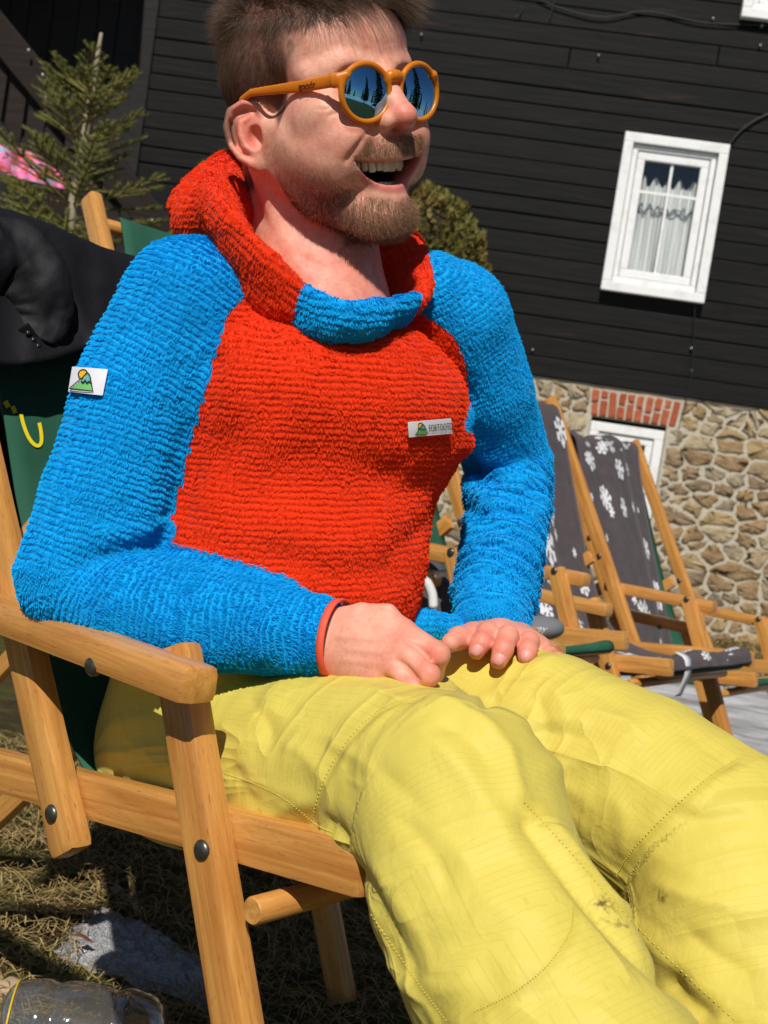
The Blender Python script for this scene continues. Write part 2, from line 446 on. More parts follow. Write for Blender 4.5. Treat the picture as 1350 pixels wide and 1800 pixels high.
# snow left lying under the chair, in the dry grass
def snow_patch(name, pix, label, hgt=.030):
    C = [on_plane(x, y, (0, 0, 0), np.array([0, 0, 1.0])) for x, y in pix]; C = np.array(C)[:, :2]; c = C.mean(0); n, K = 220, 46
    ring = spline(np.vstack([C, C[:1]]), n + 1)[:-1]; t = np.arange(n) / n * 2 * math.pi; cc = np.stack([np.cos(t), np.sin(t), 0 * t], 1)
    w = 1 + .10 * vnoise(cc * 3.1 + 7, 4) + .07 * vnoise(cc * 8.3, 5) + .05 * vnoise(cc * 21, 6); rr = (np.arange(1, K + 1) / K)[:, None]
    P2 = c + (ring - c)[None] * (rr * w[None])[:, :, None]; P2 = np.concatenate([c[None], P2.reshape(-1, 2)]); r = np.concatenate([[0], np.repeat(rr[:, 0], n)])
    q = np.stack([P2[:, 0], P2[:, 1], 0 * r], 1); lump = .35 * vnoise(q / .06, 8) + .30 * vnoise(q / .022, 9) + .22 * vnoise(q / .009, 10) + .16 * vnoise(q / .004, 11)
    z = gh(P2[:, 0], P2[:, 1]) - .008 + hgt * (1 - r ** 3) * (1 + .35 * lump) + .006 * lump * (1 - r ** 8)
    VV = np.stack([P2[:, 0], P2[:, 1], z], 1)
    FF = [(0, 1 + i, 1 + (i + 1) % n) for i in range(n)] + [(1 + k * n + i, 1 + (k + 1) * n + i, 1 + (k + 1) * n + (i + 1) % n, 1 + k * n + (i + 1) % n) for k in range(K - 1) for i in range(n)]
    m = Mat('old_snow', .4, spec=.6); oc = m.coord()
    c_ = m.mix(m.ramp(m.noise(oc, 90, 6, .75), [(.35, 0), (.7, 1)]), srgb(164, 164, 166), srgb(240, 240, 242)); c_ = m.mix(m.math('MULTIPLY', m.ramp(m.noise(oc, 24, 5, .7), [(.55, 0), (.7, 1)]), .5), c_, srgb(150, 140, 124)); m.set('Base Color', c_)
    m.set('Roughness', m.ramp(m.voronoi(oc, 500), [(.2, .08), (.6, .6)]))
    m.bump(m.math('ADD', m.voronoi(oc, 420), m.noise(oc, 160, 5, .75)), 1.0, .006)
    o = mesh_obj(name, VV, FF, m.m); tag(o, label, 'snow', kind='structure'); return o
snow_patch('snow', [(106, 1640), (150, 1612), (190, 1604), (290, 1648), (420, 1740), (440, 1810), (330, 1760), (250, 1742), (160, 1714), (108, 1690)], 'patch of old granular snow melting in dry grass under the chair')
snow_patch('snow', [(175, 1566), (200, 1562), (226, 1584), (205, 1592), (185, 1580)], 'thin strip of dirty snow in the shade behind the larger snow patch', .014)

# ------------------------------------------------------------------ the house
WZ = at(1150, 690, 7.2); WD = nz([math.cos(math.radians(4.2)), -math.sin(math.radians(4.2)), 0]); WN = np.array([WD[1], -WD[0], 0])   # along the wall, towards the camera
RW = np.stack([WD, WN, [0, 0, 1.0]], 1)
def wall_uv(px, py, out=0.0):
    p = on_plane(px, py, WZ + WN * out, WN) - WZ; return p @ WD, p[2]
def wp(u, h, out=0.0): return WZ + WD * u + WN * out + np.array([0, 0, h])
HOUSE = empty('house', wp(0, -1.2)); tag(HOUSE, 'black timber house with white windows on a rubble stone base', 'house')
def wood_black(name, c0, c1, brown):
    m = Mat(name, .68, spec=.22); oc = m.coord(); rnd = m.objrand(); v = m.mapping(oc, (.9, 6, 14))
    vv = m.node('ShaderNodeVectorMath', operation='ADD'); m.put(vv.inputs[0], v); m.put(vv.inputs[1], m.comb(m.math('MULTIPLY', rnd, 37.0), 0.0, 0.0)); v = vv.outputs[0]
    g = m.noise(v, 3.0, 7, .65, .6); c = m.mix(m.ramp(g, [(.3, 0), (.75, 1)]), c0, c1)
    c = m.mix(m.math('MULTIPLY', rnd, .35), c, c1)
    worn = m.ramp(m.noise(m.mapping(vv.outputs[0], (.55, .3, .5)), 2.6, 6, .72), [(.61, 0), (.72, 1)]); c = m.mix(m.math('MULTIPLY', worn, .6), c, brown)
    m.set('Base Color', c); m.bump(g, .5, .006); return m.m
M_BLK = wood_black('black_weathered_boards', srgb(6, 6, 6), srgb(29, 28, 27), srgb(72, 46, 34))
M_BLK2 = wood_black('old_vertical_boards', srgb(26, 24, 23), srgb(44, 41, 40), srgb(54, 36, 30))
# horizontal boards, each its own piece, lapped so the lower edge stands proud
u_c = wall_uv(248, 250)[0]; pitch = .1135; u_r = 3.4
bd = random.Random(5)
def board(u0, u1, h0, hgt, out, tilt, mat_, name='board'):
    L = u1 - u0; b = MB(); b.box((0, 0, 0), (L, .022, hgt - bd.choice([.002, .003, .005, .008])), bev=.0045)
    for i, v in enumerate(b.v):
        b.v[i] = (v[0], v[1] + .0025 * math.sin(v[0] * 2.1 + h0 * 9), v[2])
    o = mesh_obj(name, b.v, b.f, mat_, None, False)
    R = RW @ np.array([[1, 0, 0], [0, math.cos(tilt), -math.sin(tilt)], [0, math.sin(tilt), math.cos(tilt)]])
    M = Matrix.Identity(4)
    for i in range(3):
        for j in range(3): M[i][j] = R[i, j]
    M.translation = Vector(wp((u0 + u1) / 2, h0 + hgt / 2, out)); o.matrix_basis = M; adopt_keep(o, HOUSE); return o
def adopt_keep(o, parent):
    o.parent = parent; o.matrix_parent_inverse = world_of(parent).inverted(); return o
def rect_of(px4, out=.085):
    q = np.array([wall_uv(x, y, out) for x, y in px4]); return q[:, 0].min() * .5 + np.sort(q[:, 0])[1] * .5, np.sort(q[:, 0])[2] * .5 + q[:, 0].max() * .5, np.sort(q[:, 1])[:2].mean(), np.sort(q[:, 1])[2:].mean()
WIN = rect_of([(1099, 230), (1283, 254), (1239, 532), (1057, 509)])
b0 = wall_uv(1303, 28, .085); WIN2 = (b0[0], b0[0] + .62, b0[1], b0[1] + .95)
def free_spans(a, b, h0, h1):
    out = [(a, b)]
    for (u0, u1, w0, w1) in (WIN, WIN2):
        if h1 < w0 + .05 or h0 > w1 - .05: continue
        nx = []
        for (p, q) in out:
            if q < u0 + .05 or p > u1 - .05: nx.append((p, q)); continue
            if p < u0 + .04: nx.append((p, u0 + .045))
            if q > u1 - .04: nx.append((u1 - .045, q))
        out = nx
    return out
h = 0.0; k = 0
while h < 3.25:
    ph = pitch * bd.uniform(.88, 1.12)
    cut = bd.choice([None, bd.uniform(u_c + 1, u_r - 1), None])
    spans = [(u_c, u_r)] if cut is None else [(u_c, cut - .003), (cut + .003, u_r)]
    for a, b in [q for sp0 in spans for q in free_spans(*sp0, h, h + ph)]: board(a, b, h, ph - .004, .012 + bd.uniform(0, .004), -.055 + bd.uniform(-.01, .01), M_BLK)
    h += ph; k += 1
mb = MB(); hh0 = -.45
for (y0, y1) in ((-.45, WIN[2] + .05), (WIN[2] + .05, WIN[3] - .05), (WIN[3] - .05, WIN2[2] + .05), (WIN2[2] + .05, 3.75)):
    if y1 <= y0: continue
    for (p, q) in free_spans(u_c - 3.2, u_r + .2, y0 + .06, y1 - .06): mb.box(wp((p + q) / 2, (y0 + y1) / 2, -.06), (q - p, .03, y1 - y0), RW)
mb.build('sheathing', Mat('dark_sheathing', .9, (.006, .006, .006, 1)).m, HOUSE)
board(u_c - .09, u_c + .012, -.8, 4.2, .040, 0, M_BLK2, 'corner_board')
# window
M_WHT = Mat('white_window_paint', .42, srgb(232, 232, 230)); oc = M_WHT.coord()
M_WHT.set('Base Color', M_WHT.mix(M_WHT.ramp(M_WHT.noise(oc, 14, 6, .7), [(.5, 0), (.8, 1)]), srgb(236, 236, 234), srgb(206, 205, 200))); M_WHT = M_WHT.m
mg = Mat('window_glass', .02, (1, 1, 1, 1)); _tr = mg.node('ShaderNodeBsdfTransparent'); _tr.inputs[0].default_value = (.96, .97, .97, 1); _gl = mg.node('ShaderNodeBsdfGlossy'); _gl.inputs['Roughness'].default_value = .02
_mx = mg.node('ShaderNodeMixShader'); _lw = mg.node('ShaderNodeLayerWeight'); _lw.inputs[0].default_value = .5; mg.l.new(mg.math('MULTIPLY_ADD', mg.math('POWER', _lw.outputs['Facing'], 4.0), .6, .06), _mx.inputs[0]); mg.l.new(_tr.outputs[0], _mx.inputs[1]); mg.l.new(_gl.outputs[0], _mx.inputs[2]); mg.l.new(_mx.outputs[0], mg.n['Material Output'].inputs[0]); M_GLASS = mg.m
M_DARKROOM = Mat('dark_room', .95, (.02, .022, .028, 1)).m
mc = Mat('curtain_cotton', .9, srgb(228, 228, 224)); mc.set('Transmission Weight', .0); M_CURT = mc.m
def frame_ring(parent, name, u0, u1, h0, h1, w, out, t, mat_):
    """four butt-jointed rails"""
    for nm, (a, b, c, d) in (('rail', (u0, u1, h1 - w, h1)), ('rail', (u0, u1, h0, h0 + w)), ('stile', (u0, u0 + w, h0 + w + .001, h1 - w - .001)), ('stile', (u1 - w, u1, h0 + w + .001, h1 - w - .001))):
        m_ = MB(); m_.box(wp((a + b) / 2, (c + d) / 2, out), (b - a, t, d - c), RW, .004); m_.build(name + '_' + nm, mat_, parent)
def window(u0, u1, h0, h1, label, curtains=True, mull=None):
    root = empty('window', wp((u0 + u1) / 2, h0), HOUSE); root.matrix_parent_inverse = world_of(HOUSE).inverted(); root['label'] = label
    frame_ring(root, 'casing', u0, u1, h0, h1, .055, .058, .055, M_WHT)
    i = .060; frame_ring(root, 'frame', u0 + i, u1 - i, h0 + i, h1 - i, .030, .040, .035, M_WHT)
    j = i + .034; frame_ring(root, 'sash', u0 + j, u1 - j, h0 + j, h1 - j, .046, .030, .035, M_WHT)
    g = j + .042
    m_ = MB(); m_.box(wp((u0 + u1) / 2, (h0 + h1) / 2, .020), (u1 - u0 - 2 * g, .005, h1 - h0 - 2 * g), RW); m_.build('pane', M_GLASS, root)
    gu, gh_ = u1 - u0 - 2 * g, h1 - h0 - 2 * g
    for (cu, ch, su, sh) in (((u0 + u1) / 2, (h0 + h1) / 2, .016, gh_ + .01), ((u0 + u1) / 2 - 0, h1 - g - gh_ * .285, gu + .01, .016)):
        m_ = MB(); m_.box(wp(cu, ch, .027 if su < sh else .029), (su, .006, sh), RW, .001); m_.build('muntin', M_WHT, root)
    m_ = MB()
    for (c, s) in (((0, -.30, 0), (gu + .1, .01, gh_ + .1)), ((-(gu / 2 + .05), -.16, 0), (.01, .28, gh_ + .1)), ((gu / 2 + .05, -.16, 0), (.01, .28, gh_ + .1)), ((0, -.16, gh_ / 2 + .05), (gu + .08, .28, .01)), ((0, -.16, -gh_ / 2 - .05), (gu + .08, .28, .01))):
        m_.box(wp((u0 + u1) / 2 + c[0], (h0 + h1) / 2 + c[2], c[1]), s, RW)
    m_.build('reveal', M_DARKROOM, root)
    if curtains:
        for sd in (-1, 1):
            VV, FF = [], []; n, m2 = 40, 30; cu = (u0 + u1) / 2 + sd * gu * .25
            for b in range(m2 + 1):
                for a in range(n + 1):
                    x = a / n; top = gh_ * (.34 + .045 * math.cos(x * 2 * math.pi * 2.0 + sd)); zz = -gh_ / 2 - .02 + (top + gh_ / 2 + .02) * b / m2
                    VV.append(wp(cu + (x - .5) * gu * .47, (h0 + h1) / 2 + zz, -.045 + .016 * math.sin(x * 2 * math.pi * 3 + sd * 1.3) + .006 * math.sin(x * 23 + b * .15)))
            FF = [(b * (n + 1) + a, b * (n + 1) + a + 1, (b + 1) * (n + 1) + a + 1, (b + 1) * (n + 1) + a) for b in range(m2) for a in range(n)]
            mesh_obj('curtain', VV, FF, M_CURT, root)
            L = [wp(cu + (x - .5) * gu * .47, (h0 + h1) / 2 + gh_ * (.085 + .03 * math.cos(x * 2 * math.pi * 2)), -.026 + .016 * math.sin(x * 2 * math.pi * 3 + sd * 1.3)) for x in np.linspace(0, 1, 24)]
            MB().tube(L, .004, 6).build('curtain_trim', Mat('grey_trim', .8, srgb(120, 126, 130)).m, root, True)
    return root
window(*WIN, 'white framed window with gathered curtains')
window(*WIN2, 'white window cut by the top right corner of the photo')
# cables and small hooks on the boards
M_CBL = Mat('black_cable', .5, (.012, .012, .012, 1)).m; M_ZN = Mat('zinc', .4, (.55, .55, .55, 1), metal=.8).m
def cable(pix, r, out=.045):
    P = spline(np.array([wp(*wall_uv(x, y, out), out) for x, y in pix]), 40); MB().tube(P, r, 6).build('cable', M_CBL, HOUSE, True)
cable([(1276, 262), (1300, 232), (1330, 210), (1375, 190)], .006); cable([(1222, 530), (1219, 600), (1214, 660), (1205, 705), (1196, 740)], .0035, .05)
cable([(930, -10), (985, 14), (1060, 30), (1140, 20), (1240, 40), (1380, 45)], .004); cable([(975, -5), (972, 12), (966, 34)], .004); cable([(918, 10), (914, 24), (905, 30)], .004)
for (x, y) in ((1052, 98), (1253, 33), (1339, 46), (1336, 80), (1215, 612), (1215, 651), (936, 615), (741, 61)):
    c = wp(*wall_uv(x, y, .04), .04); b = MB(); b.tube([c - WN * .02, c + WN * .012], .006, 8); b.build('screw_eye', M_ZN, HOUSE, True)

# ---- stone base: every stone and brick its own piece
ms = Mat('rubble_stone', .85, spec=.25); oc = ms.coord(); rn = ms.objrand()
sc_ = ms.ramp(rn, [(0, srgb(176, 148, 106)), (.2, srgb(206, 180, 132)), (.4, srgb(158, 126, 90)), (.6, srgb(212, 194, 158)), (.8, srgb(144, 128, 110)), (1, srgb(192, 158, 112))])
vv = ms.node('ShaderNodeVectorMath', operation='ADD'); ms.put(vv.inputs[0], oc); ms.put(vv.inputs[1], ms.comb(ms.math('MULTIPLY', rn, 51.0), 0.0, 0.0))
sc_ = ms.mix(ms.ramp(ms.noise(ms.mapping(vv.outputs[0], (1, 1, 2.4)), 14, 7, .7, .5), [(.32, 0), (.7, 1)]), ms.mix(.55, sc_, srgb(70, 56, 42)), sc_)
sc_ = ms.mix(ms.math('MULTIPLY', ms.ramp(ms.noise(vv.outputs[0], 30, 4, .6), [(.6, 0), (.72, 1)]), .5), sc_, srgb(196, 186, 166))
ms.set('Base Color', sc_); ms.bump(ms.noise(vv.outputs[0], 26, 8, .7), .9, .02); M_STN = ms.m
mm_ = Mat('lime_mortar', .95, spec=.1); oc = mm_.coord(); mm_.set('Base Color', mm_.mix(mm_.noise(oc, 18, 6, .7), srgb(176, 166, 144), srgb(216, 208, 188))); mm_.bump(mm_.noise(oc, 60, 6, .75), .9, .012); M_MOR = mm_.m
mbk = Mat('red_brick', .85, spec=.2); oc = mbk.coord(); mbk.set('Base Color', mbk.mix(mbk.noise(oc, 40, 5, .7), mbk.mix(mbk.objrand(), srgb(176, 92, 60), srgb(206, 120, 84)), srgb(150, 72, 48))); mbk.bump(mbk.noise(oc, 90, 5, .7), .7, .006); M_BRK = mbk.m
BASE_H = -1.62
ub, uw = wall_uv(880, 900)[0] - 2.0, 3.6
BW = rect_of([(1042, 742), (1176, 768), (1146, 925), (1015, 905)], .0)
AR = [wall_uv(x, y) for x, y in ((1042, 682), (1198, 702), (1190, 752), (1040, 728))]
ar_u0, ar_u1, ar_h0, ar_h1 = min(a[0] for a in AR), max(a[0] for a in AR), AR[2][1] * .5 + AR[3][1] * .5, AR[0][1] * .5 + AR[1][1] * .5 - .01
bw_u0, bw_u1, bw_h1 = ar_u0 + .02, ar_u1 - .06, ar_h0 - .004; bw_h0 = bw_h1 - .62
def mortar_wall():
    b = MB()
    for (a, c, d, e) in ((ub, bw_u0, BASE_H, -.004), (bw_u1, uw, BASE_H, -.004), (bw_u0, bw_u1, BASE_H, bw_h0), (bw_u0, bw_u1, bw_h1, -.004)):
        n, m2 = max(2, int((c - a) / .04)), max(2, int((e - d) / .04)); VV = []
        for j in range(m2 + 1):
            for i in range(n + 1):
                u, hh = a + (c - a) * i / n, d + (e - d) * j / m2; VV.append(wp(u, hh, .002 + .004 * vnoise(np.array([[u / .06, hh / .06, 1.0]]), 3)[0]))
        b.add(VV, [(j * (n + 1) + i, j * (n + 1) + i + 1, (j + 1) * (n + 1) + i + 1, (j + 1) * (n + 1) + i) for j in range(m2) for i in range(n)])
    b.build('mortar', M_MOR, HOUSE, True)
mortar_wall()
def clip(poly, p, n):
    out = []
    for i in range(len(poly)):
        a, b = poly[i], poly[(i + 1) % len(poly)]; da, db = (a - p) @ n, (b - p) @ n
        if da <= 0: out.append(a)
        if da * db < 0: out.append(a + (b - a) * da / (da - db))
    return out
def stones():
    r = np.random.default_rng(11); pts = []
    h = -.05; 
    while h > BASE_H:
        rowh = r.uniform(.05, .155); u = ub + r.uniform(-.1, .1)
        while u < uw:
            w = rowh * r.uniform(.8, 2.8); pts.append((u + w / 2, h - rowh / 2 + r.uniform(-.035, .035), w, rowh)); u += w
        h -= rowh
    P = np.array(pts); C = P[:, :2] * np.array([.62, 1.0])
    for k in range(len(P)):
        c = C[k]; d = np.linalg.norm(C - c, axis=1); nb = np.argsort(d)[1:16]
        poly = [c + np.array(q) for q in ((-.4, -.3), (.4, -.3), (.4, .3), (-.4, .3))]
        for j in nb: 
            poly = clip(poly, (c + C[j]) / 2, nz(C[j] - c))
            if len(poly) < 3: break
        if len(poly) < 3: continue
        poly = np.array(poly) / np.array([.62, 1.0]); c2 = poly.mean(0)
        poly[:, 1] = np.minimum(poly[:, 1], -.012); c2 = poly.mean(0)
        for (ra, rb, rc, rd) in ((ar_u0 - .006, ar_u1 + .006, ar_h0 - .01, .1), (bw_u0 - .012, bw_u1 + .012, bw_h0 - .012, ar_h0)):
            if len(poly) < 3 or poly[:, 0].max() < ra or poly[:, 0].min() > rb or poly[:, 1].max() < rc or poly[:, 1].min() > rd: continue
            cands = [(np.array([ra, 0]), np.array([1.0, 0]), ra - c2[0]), (np.array([rb, 0]), np.array([-1.0, 0]), c2[0] - rb), (np.array([0, rc]), np.array([0, 1.0]), rc - c2[1])]
            pt_, nn_, _ = max(cands, key=lambda q: q[2]); poly = np.array(clip(list(poly), pt_, nn_))
        if len(poly) < 3: continue
        c2 = poly.mean(0)
        if np.ptp(poly[:, 0]) < .04 or np.ptp(poly[:, 1]) < .035: continue
        for _ in range(2):
            q = np.empty((len(poly) * 2, 2)); nx = np.roll(poly, -1, 0); q[0::2] = .88 * poly + .12 * nx; q[1::2] = .12 * poly + .88 * nx; poly = q
        c2 = poly.mean(0); d = poly - c2; L = np.linalg.norm(d, axis=1)[:, None]
        if L.min() < .012 or L.max() > .5: continue
        gap = r.uniform(.009, .016); poly = c2 + d * (1 - gap / L) + r.normal(size=poly.shape) * .005
        n = len(poly); VV, FF = [], []; pr = r.uniform(.006, .016)
        for (s, o) in ((1.0, -.02), (.985, pr * .6), (.93, pr * .95), (.6, pr * 1.05)):
            for q in poly: 
                p = c2 + (q - c2) * s; VV.append(((p[0] - c2[0]), o + r.normal() * .0032 * (o > 0), p[1] - c2[1]))
        VV.append((0, pr * 1.18, 0))
        FF = [(j * n + i, j * n + (i + 1) % n, (j + 1) * n + (i + 1) % n, (j + 1) * n + i) for j in range(3) for i in range(n)] + [(3 * n + i, 3 * n + (i + 1) % n, 4 * n) for i in range(n)]
        o = mesh_obj('stone', VV, FF, M_STN, None, True)
        M = Matrix.Identity(4)
        for i in range(3):
            for j in range(3): M[i][j] = RW[i, j]
        M.translation = Vector(wp(c2[0], c2[1], 0)); o.matrix_basis = M; adopt_keep(o, HOUSE)
stones()
def bricks():
    r = random.Random(3); n = 10; w = (ar_u1 - ar_u0) / n; H = ar_h1 - ar_h0
    for i in range(n):
        u = ar_u0 + (i + .5) * w; lean = (i - n / 2 + .5) * .020 + r.uniform(-.03, .03); splits = r.choice([[(0, 1)], [(0, .46), (.54, 1)], [(0, .3), (.38, 1)], [(0, .62), (.70, 1)]])
        for a, b in splits:
            m_ = MB(); hh = (a + b) / 2 * H; R = RW @ np.array([[math.cos(lean), 0, math.sin(lean)], [0, 1, 0], [-math.sin(lean), 0, math.cos(lean)]])
            m_.box((0, 0, 0), (w * r.uniform(.66, .78), .05, (b - a) * H * .97), None, .008); o = m_.build('brick', M_BRK)
            for v in o.data.vertices: v.co += Vector((r.gauss(0, .002), r.gauss(0, .002), r.gauss(0, .002)))
            M = Matrix.Identity(4)
            for x in range(3):
                for y in range(3): M[x][y] = R[x, y]
            M.translation = Vector(wp(u + lean * (hh - H / 2) * .8, ar_h0 + hh, -.014 + r.uniform(0, .008))); o.matrix_basis = M; adopt_keep(o, HOUSE)
bricks()
def basement_window():
    root = empty('window', wp((bw_u0 + bw_u1) / 2, bw_h0), HOUSE); root.matrix_parent_inverse = world_of(HOUSE).inverted(); root['label'] = 'white basement window with dark panes under a brick arch'
    frame_ring(root, 'frame', bw_u0 + .004, bw_u1 - .004, bw_h0, bw_h1 - .03, .055, -.035, .05, M_WHT); frame_ring(root, 'sash', bw_u0 + .062, bw_u1 - .062, bw_h0 + .06, bw_h1 - .09, .042, -.045, .04, M_WHT)
    m_ = MB(); m_.box(wp((bw_u0 + bw_u1) / 2, (bw_h0 + bw_h1) / 2, -.040), (.018, .02, bw_h1 - bw_h0 - .2), RW, .002); m_.build('muntin', M_WHT, root)
    m_ = MB(); m_.box(wp((bw_u0 + bw_u1) / 2, (bw_h0 + bw_h1) / 2, -.055), (bw_u1 - bw_u0 - .18, .004, bw_h1 - bw_h0 - .2), RW); m_.build('pane', M_GLASS, root)
    m_ = MB(); m_.box(wp((bw_u0 + bw_u1) / 2, (bw_h0 + bw_h1) / 2, -.30), (bw_u1 - bw_u0, .02, bw_h1 - bw_h0), RW); m_.build('dark_room', M_DARKROOM, root)
    for (c, s) in (((bw_u0 - .006, (bw_h0 + bw_h1) / 2), (.012, .30, bw_h1 - bw_h0)), ((bw_u1 + .006, (bw_h0 + bw_h1) / 2), (.012, .30, bw_h1 - bw_h0)), (((bw_u0 + bw_u1) / 2, bw_h1 + .0), (bw_u1 - bw_u0, .30, .012))):
        m_ = MB(); m_.box(wp(c[0], c[1], -.165), s, RW); m_.build('reveal', M_MOR, root)
basement_window()
# ---- the older lean-to at the left: vertical boards, eave and stair
LT = empty('lean_to', wp(u_c - .6, -1.2, .05)); tag(LT, 'old lean-to of dark vertical boards left of the house corner', 'shed')
u = u_c - .095; r_ = random.Random(9)
while u > u_c - 2.6:
    w = r_.uniform(.12, .17); m_ = MB(); m_.box((0, 0, 0), (w - .005, .02, 4.4), None, .003); o = m_.build('board', M_BLK2); M = Matrix.Identity(4)
    for i in range(3):
        for j in range(3): M[i][j] = (RW @ np.array([[0, 0, 1], [0, 1, 0], [-1, 0, 0.0]]) @ np.array([[0, 0, -1], [0, 1, 0], [1, 0, 0.0]]))[i, j]
    M.translation = Vector(wp(u - w / 2, .7, .0 + r_.uniform(-.004, .004))); o.matrix_basis = M; adopt_keep(o, LT); u -= w
M_BRN = wood_black('dark_brown_beam', srgb(22, 15, 12), srgb(42, 30, 25), srgb(58, 40, 31))
def leanpt(px, py, z): return at(px, py, z)
eave = MB(); a, b = at(-60, -40, 6.4), at(118, 45, 6.6)
e0, e1 = wp(*wall_uv(-200, 150, .5), .5), wp(*wall_uv(175, -40, .5), .5)
eave.box((e0 + e1) / 2 + np.array([-.55, 0, .62]), (np.linalg.norm(e1 - e0) + 1.2, 1.0, .5), np.stack([nz(e1 - e0), np.cross([0, 1.0, 0], nz(e1 - e0)) * -1 if False else nz(np.cross(nz(e1 - e0), [0, 0, 1.0])), np.cross(nz(np.cross(nz(e1 - e0), [0, 0, 1.0])), nz(e1 - e0)) * -1], 1), .02)
eave.build('eave', Mat('tarred_roof_edge', .9, (.004, .004, .004, 1)).m, LT)
ST = empty('stair', at(60, 330, 6.3)); tag(ST, 'dark brown wooden stair with sloping rail left of the spruce', 'stair')
for (p, q, w, t) in (((-40, 10), (300, 425), .16, .06), ((-60, 190), (215, 520), .20, .05)):
    A0, B0 = at(*p, 6.45), at(*q, 6.45); m_ = MB(); m_.beam(A0, B0, w, t, WN, .006); m_.build('handrail' if w < .18 else 'stringer', M_BRN, ST)
for x in np.linspace(-30, 200, 8):
    y0 = 10 + (x + 40) * 1.22 + 40; A0 = at(x, y0, 6.5); B0 = at(x - 25, y0 + 170, 6.5); m_ = MB(); m_.beam(A0, B0, .10, .022, WN, .003); m_.build('baluster_board', M_BRN, ST)
for (p) in ((52, 90), (77, 133), (83, 172), (325, 455), (268, 388)):
    c = at(*p, 6.38); b = MB(); b.tube([c, c + WN * .02], .008, 8); b.build('bolt', M_ZN, ST, True)
# ------------------------------------------------------------------ forest edge beyond the camera, mirrored in the lenses
def far_spruce(x, y, hgt, seed):
    r = np.random.default_rng(seed); VV, FF = [], []; n = 14; L = int(hgt * 2.2)
    root = empty('forest_spruce', (x, y, gh(x, y)))
    for k in range(L):
        z0 = hgt * (.08 + .9 * k / L); rad = (hgt * .17) * (1 - k / L) ** .85 + .12; b = len(VV)
        VV.append((x, y, z0 + hgt * .9 / L * 1.7))
        for i in range(n):
            a = 2 * math.pi * i / n + k; q = rad * (1 if i % 2 else .55) * r.uniform(.75, 1.15); VV.append((x + q * math.cos(a), y + q * math.sin(a), z0 - .10 * rad * (i % 2) + gh(x, y)))
        FF += [(b, b + 1 + i, b + 1 + (i + 1) % n) for i in range(n)]
    adopt(mesh_obj('crown', VV, FF, M_FOR, None, False), root); t = MB(); t.tube([(x, y, -.6), (x, y, hgt * .5), (x, y, hgt * .96)], [hgt * .016, hgt * .01, .02], 8); adopt(t.build('trunk', M_FORT, None, True), root)
    return root
mf = Mat('spruce_forest', .9); oc = mf.coord(); mf.set('Base Color', mf.mix(mf.noise(oc, 3, 4), srgb(20, 32, 16), srgb(46, 62, 30))); M_FOR = mf.m; M_FORT = Mat('spruce_bark', .9, srgb(70, 56, 44)).m
r_ = random.Random(21)
FOREST_LABELS = ['tall dark spruce mirrored at the right of the lenses', 'slim spruce mirrored in the middle of the lenses']
for i in range(26):
    a = math.radians(-118 + 168 * i / 25 + r_.uniform(-3, 3)); d = r_.uniform(26, 46); hh = r_.uniform(5, 11)
    o = far_spruce(d * math.cos(a), d * math.sin(a), hh, i); tag(o, 'dark forest spruce seen only as a mirror image in the sunglasses', 'tree', 'forest spruces mirrored in the sunglasses')
for (x, y, hh) in ((9.0, 1.4, 9.5), (14, -3.5, 8.5)):
    tag(far_spruce(x, y, hh, 77 + int(x)), 'tall near spruce seen only as a mirror image in the sunglasses', 'tree', 'near spruces mirrored in the sunglasses')
# ------------------------------------------------------------------ deck chairs
mw = Mat('varnished_beech', .34, spec=.5); oc = mw.coord(); rn = mw.objrand()
vv = mw.node('ShaderNodeVectorMath', operation='ADD'); mw.put(vv.inputs[0], mw.mapping(oc, (1, 1, .055))); mw.put(vv.inputs[1], mw.comb(mw.math('MULTIPLY', rn, 9.0), 0.0, mw.math('MULTIPLY', rn, 3.0)))
g1 = mw.noise(vv.outputs[0], 90, 5, .6, .8); g2 = mw.noise(vv.outputs[0], 420, 3, .6)
c = mw.mix(mw.ramp(g1, [(.34, 0), (.66, 1)]), srgb(216, 156, 82), srgb(168, 104, 42)); c = mw.mix(mw.math('MULTIPLY', rn, .4), c, srgb(220, 166, 92))
fleck = mw.ramp(mw.noise(mw.mapping(oc, (1, 1, .12)), 620, 2, .5), [(.64, 0), (.70, 1)]); c = mw.mix(mw.math('MULTIPLY', fleck, .5), c, srgb(120, 70, 26))
c = mw.mix(mw.math('MULTIPLY', mw.ramp(mw.noise(oc, 30, 4, .6), [(.6, 0), (.8, 1)]), .25), c, srgb(130, 84, 38))
mw.set('Base Color', c); mw.set('Roughness', mw.ramp(g2, [(.3, .26), (.7, .46)])); mw.bump(mw.math('ADD', mw.math('MULTIPLY', g1, .4), g2), .10, .002); mw.set('Coat Weight', .25); mw.set('Coat Roughness', .2)
M_BCH = mw.m
mcv = Mat('green_canvas', .8, spec=.2); oc = mcv.coord()
wv = mcv.math('MULTIPLY', mcv.math('SINE', mcv.math('MULTIPLY', mcv.attr('u'), 2200.0)), mcv.math('SINE', mcv.math('MULTIPLY', mcv.attr('v'), 2200.0)))
mcv.set('Base Color', mcv.mix(mcv.math('MULTIPLY_ADD', wv, .12, mcv.noise(oc, 12, 4)), srgb(30, 74, 56), srgb(52, 104, 82))); mcv.bump(wv, .25, .0006); M_CNV = mcv.m
M_BLT = Mat('dark_bolt', .38, (.16, .15, .13, 1), metal=.9).m
HALF = .214
PROF = dict(top=(0, 0), leg_b=(.30, -.605))
def mat_from(R, p):
    M = Matrix.Identity(4)
    for i in range(3):
        for j in range(3): M[i][j] = R[i, j]
    M.translation = Vector(p); return M
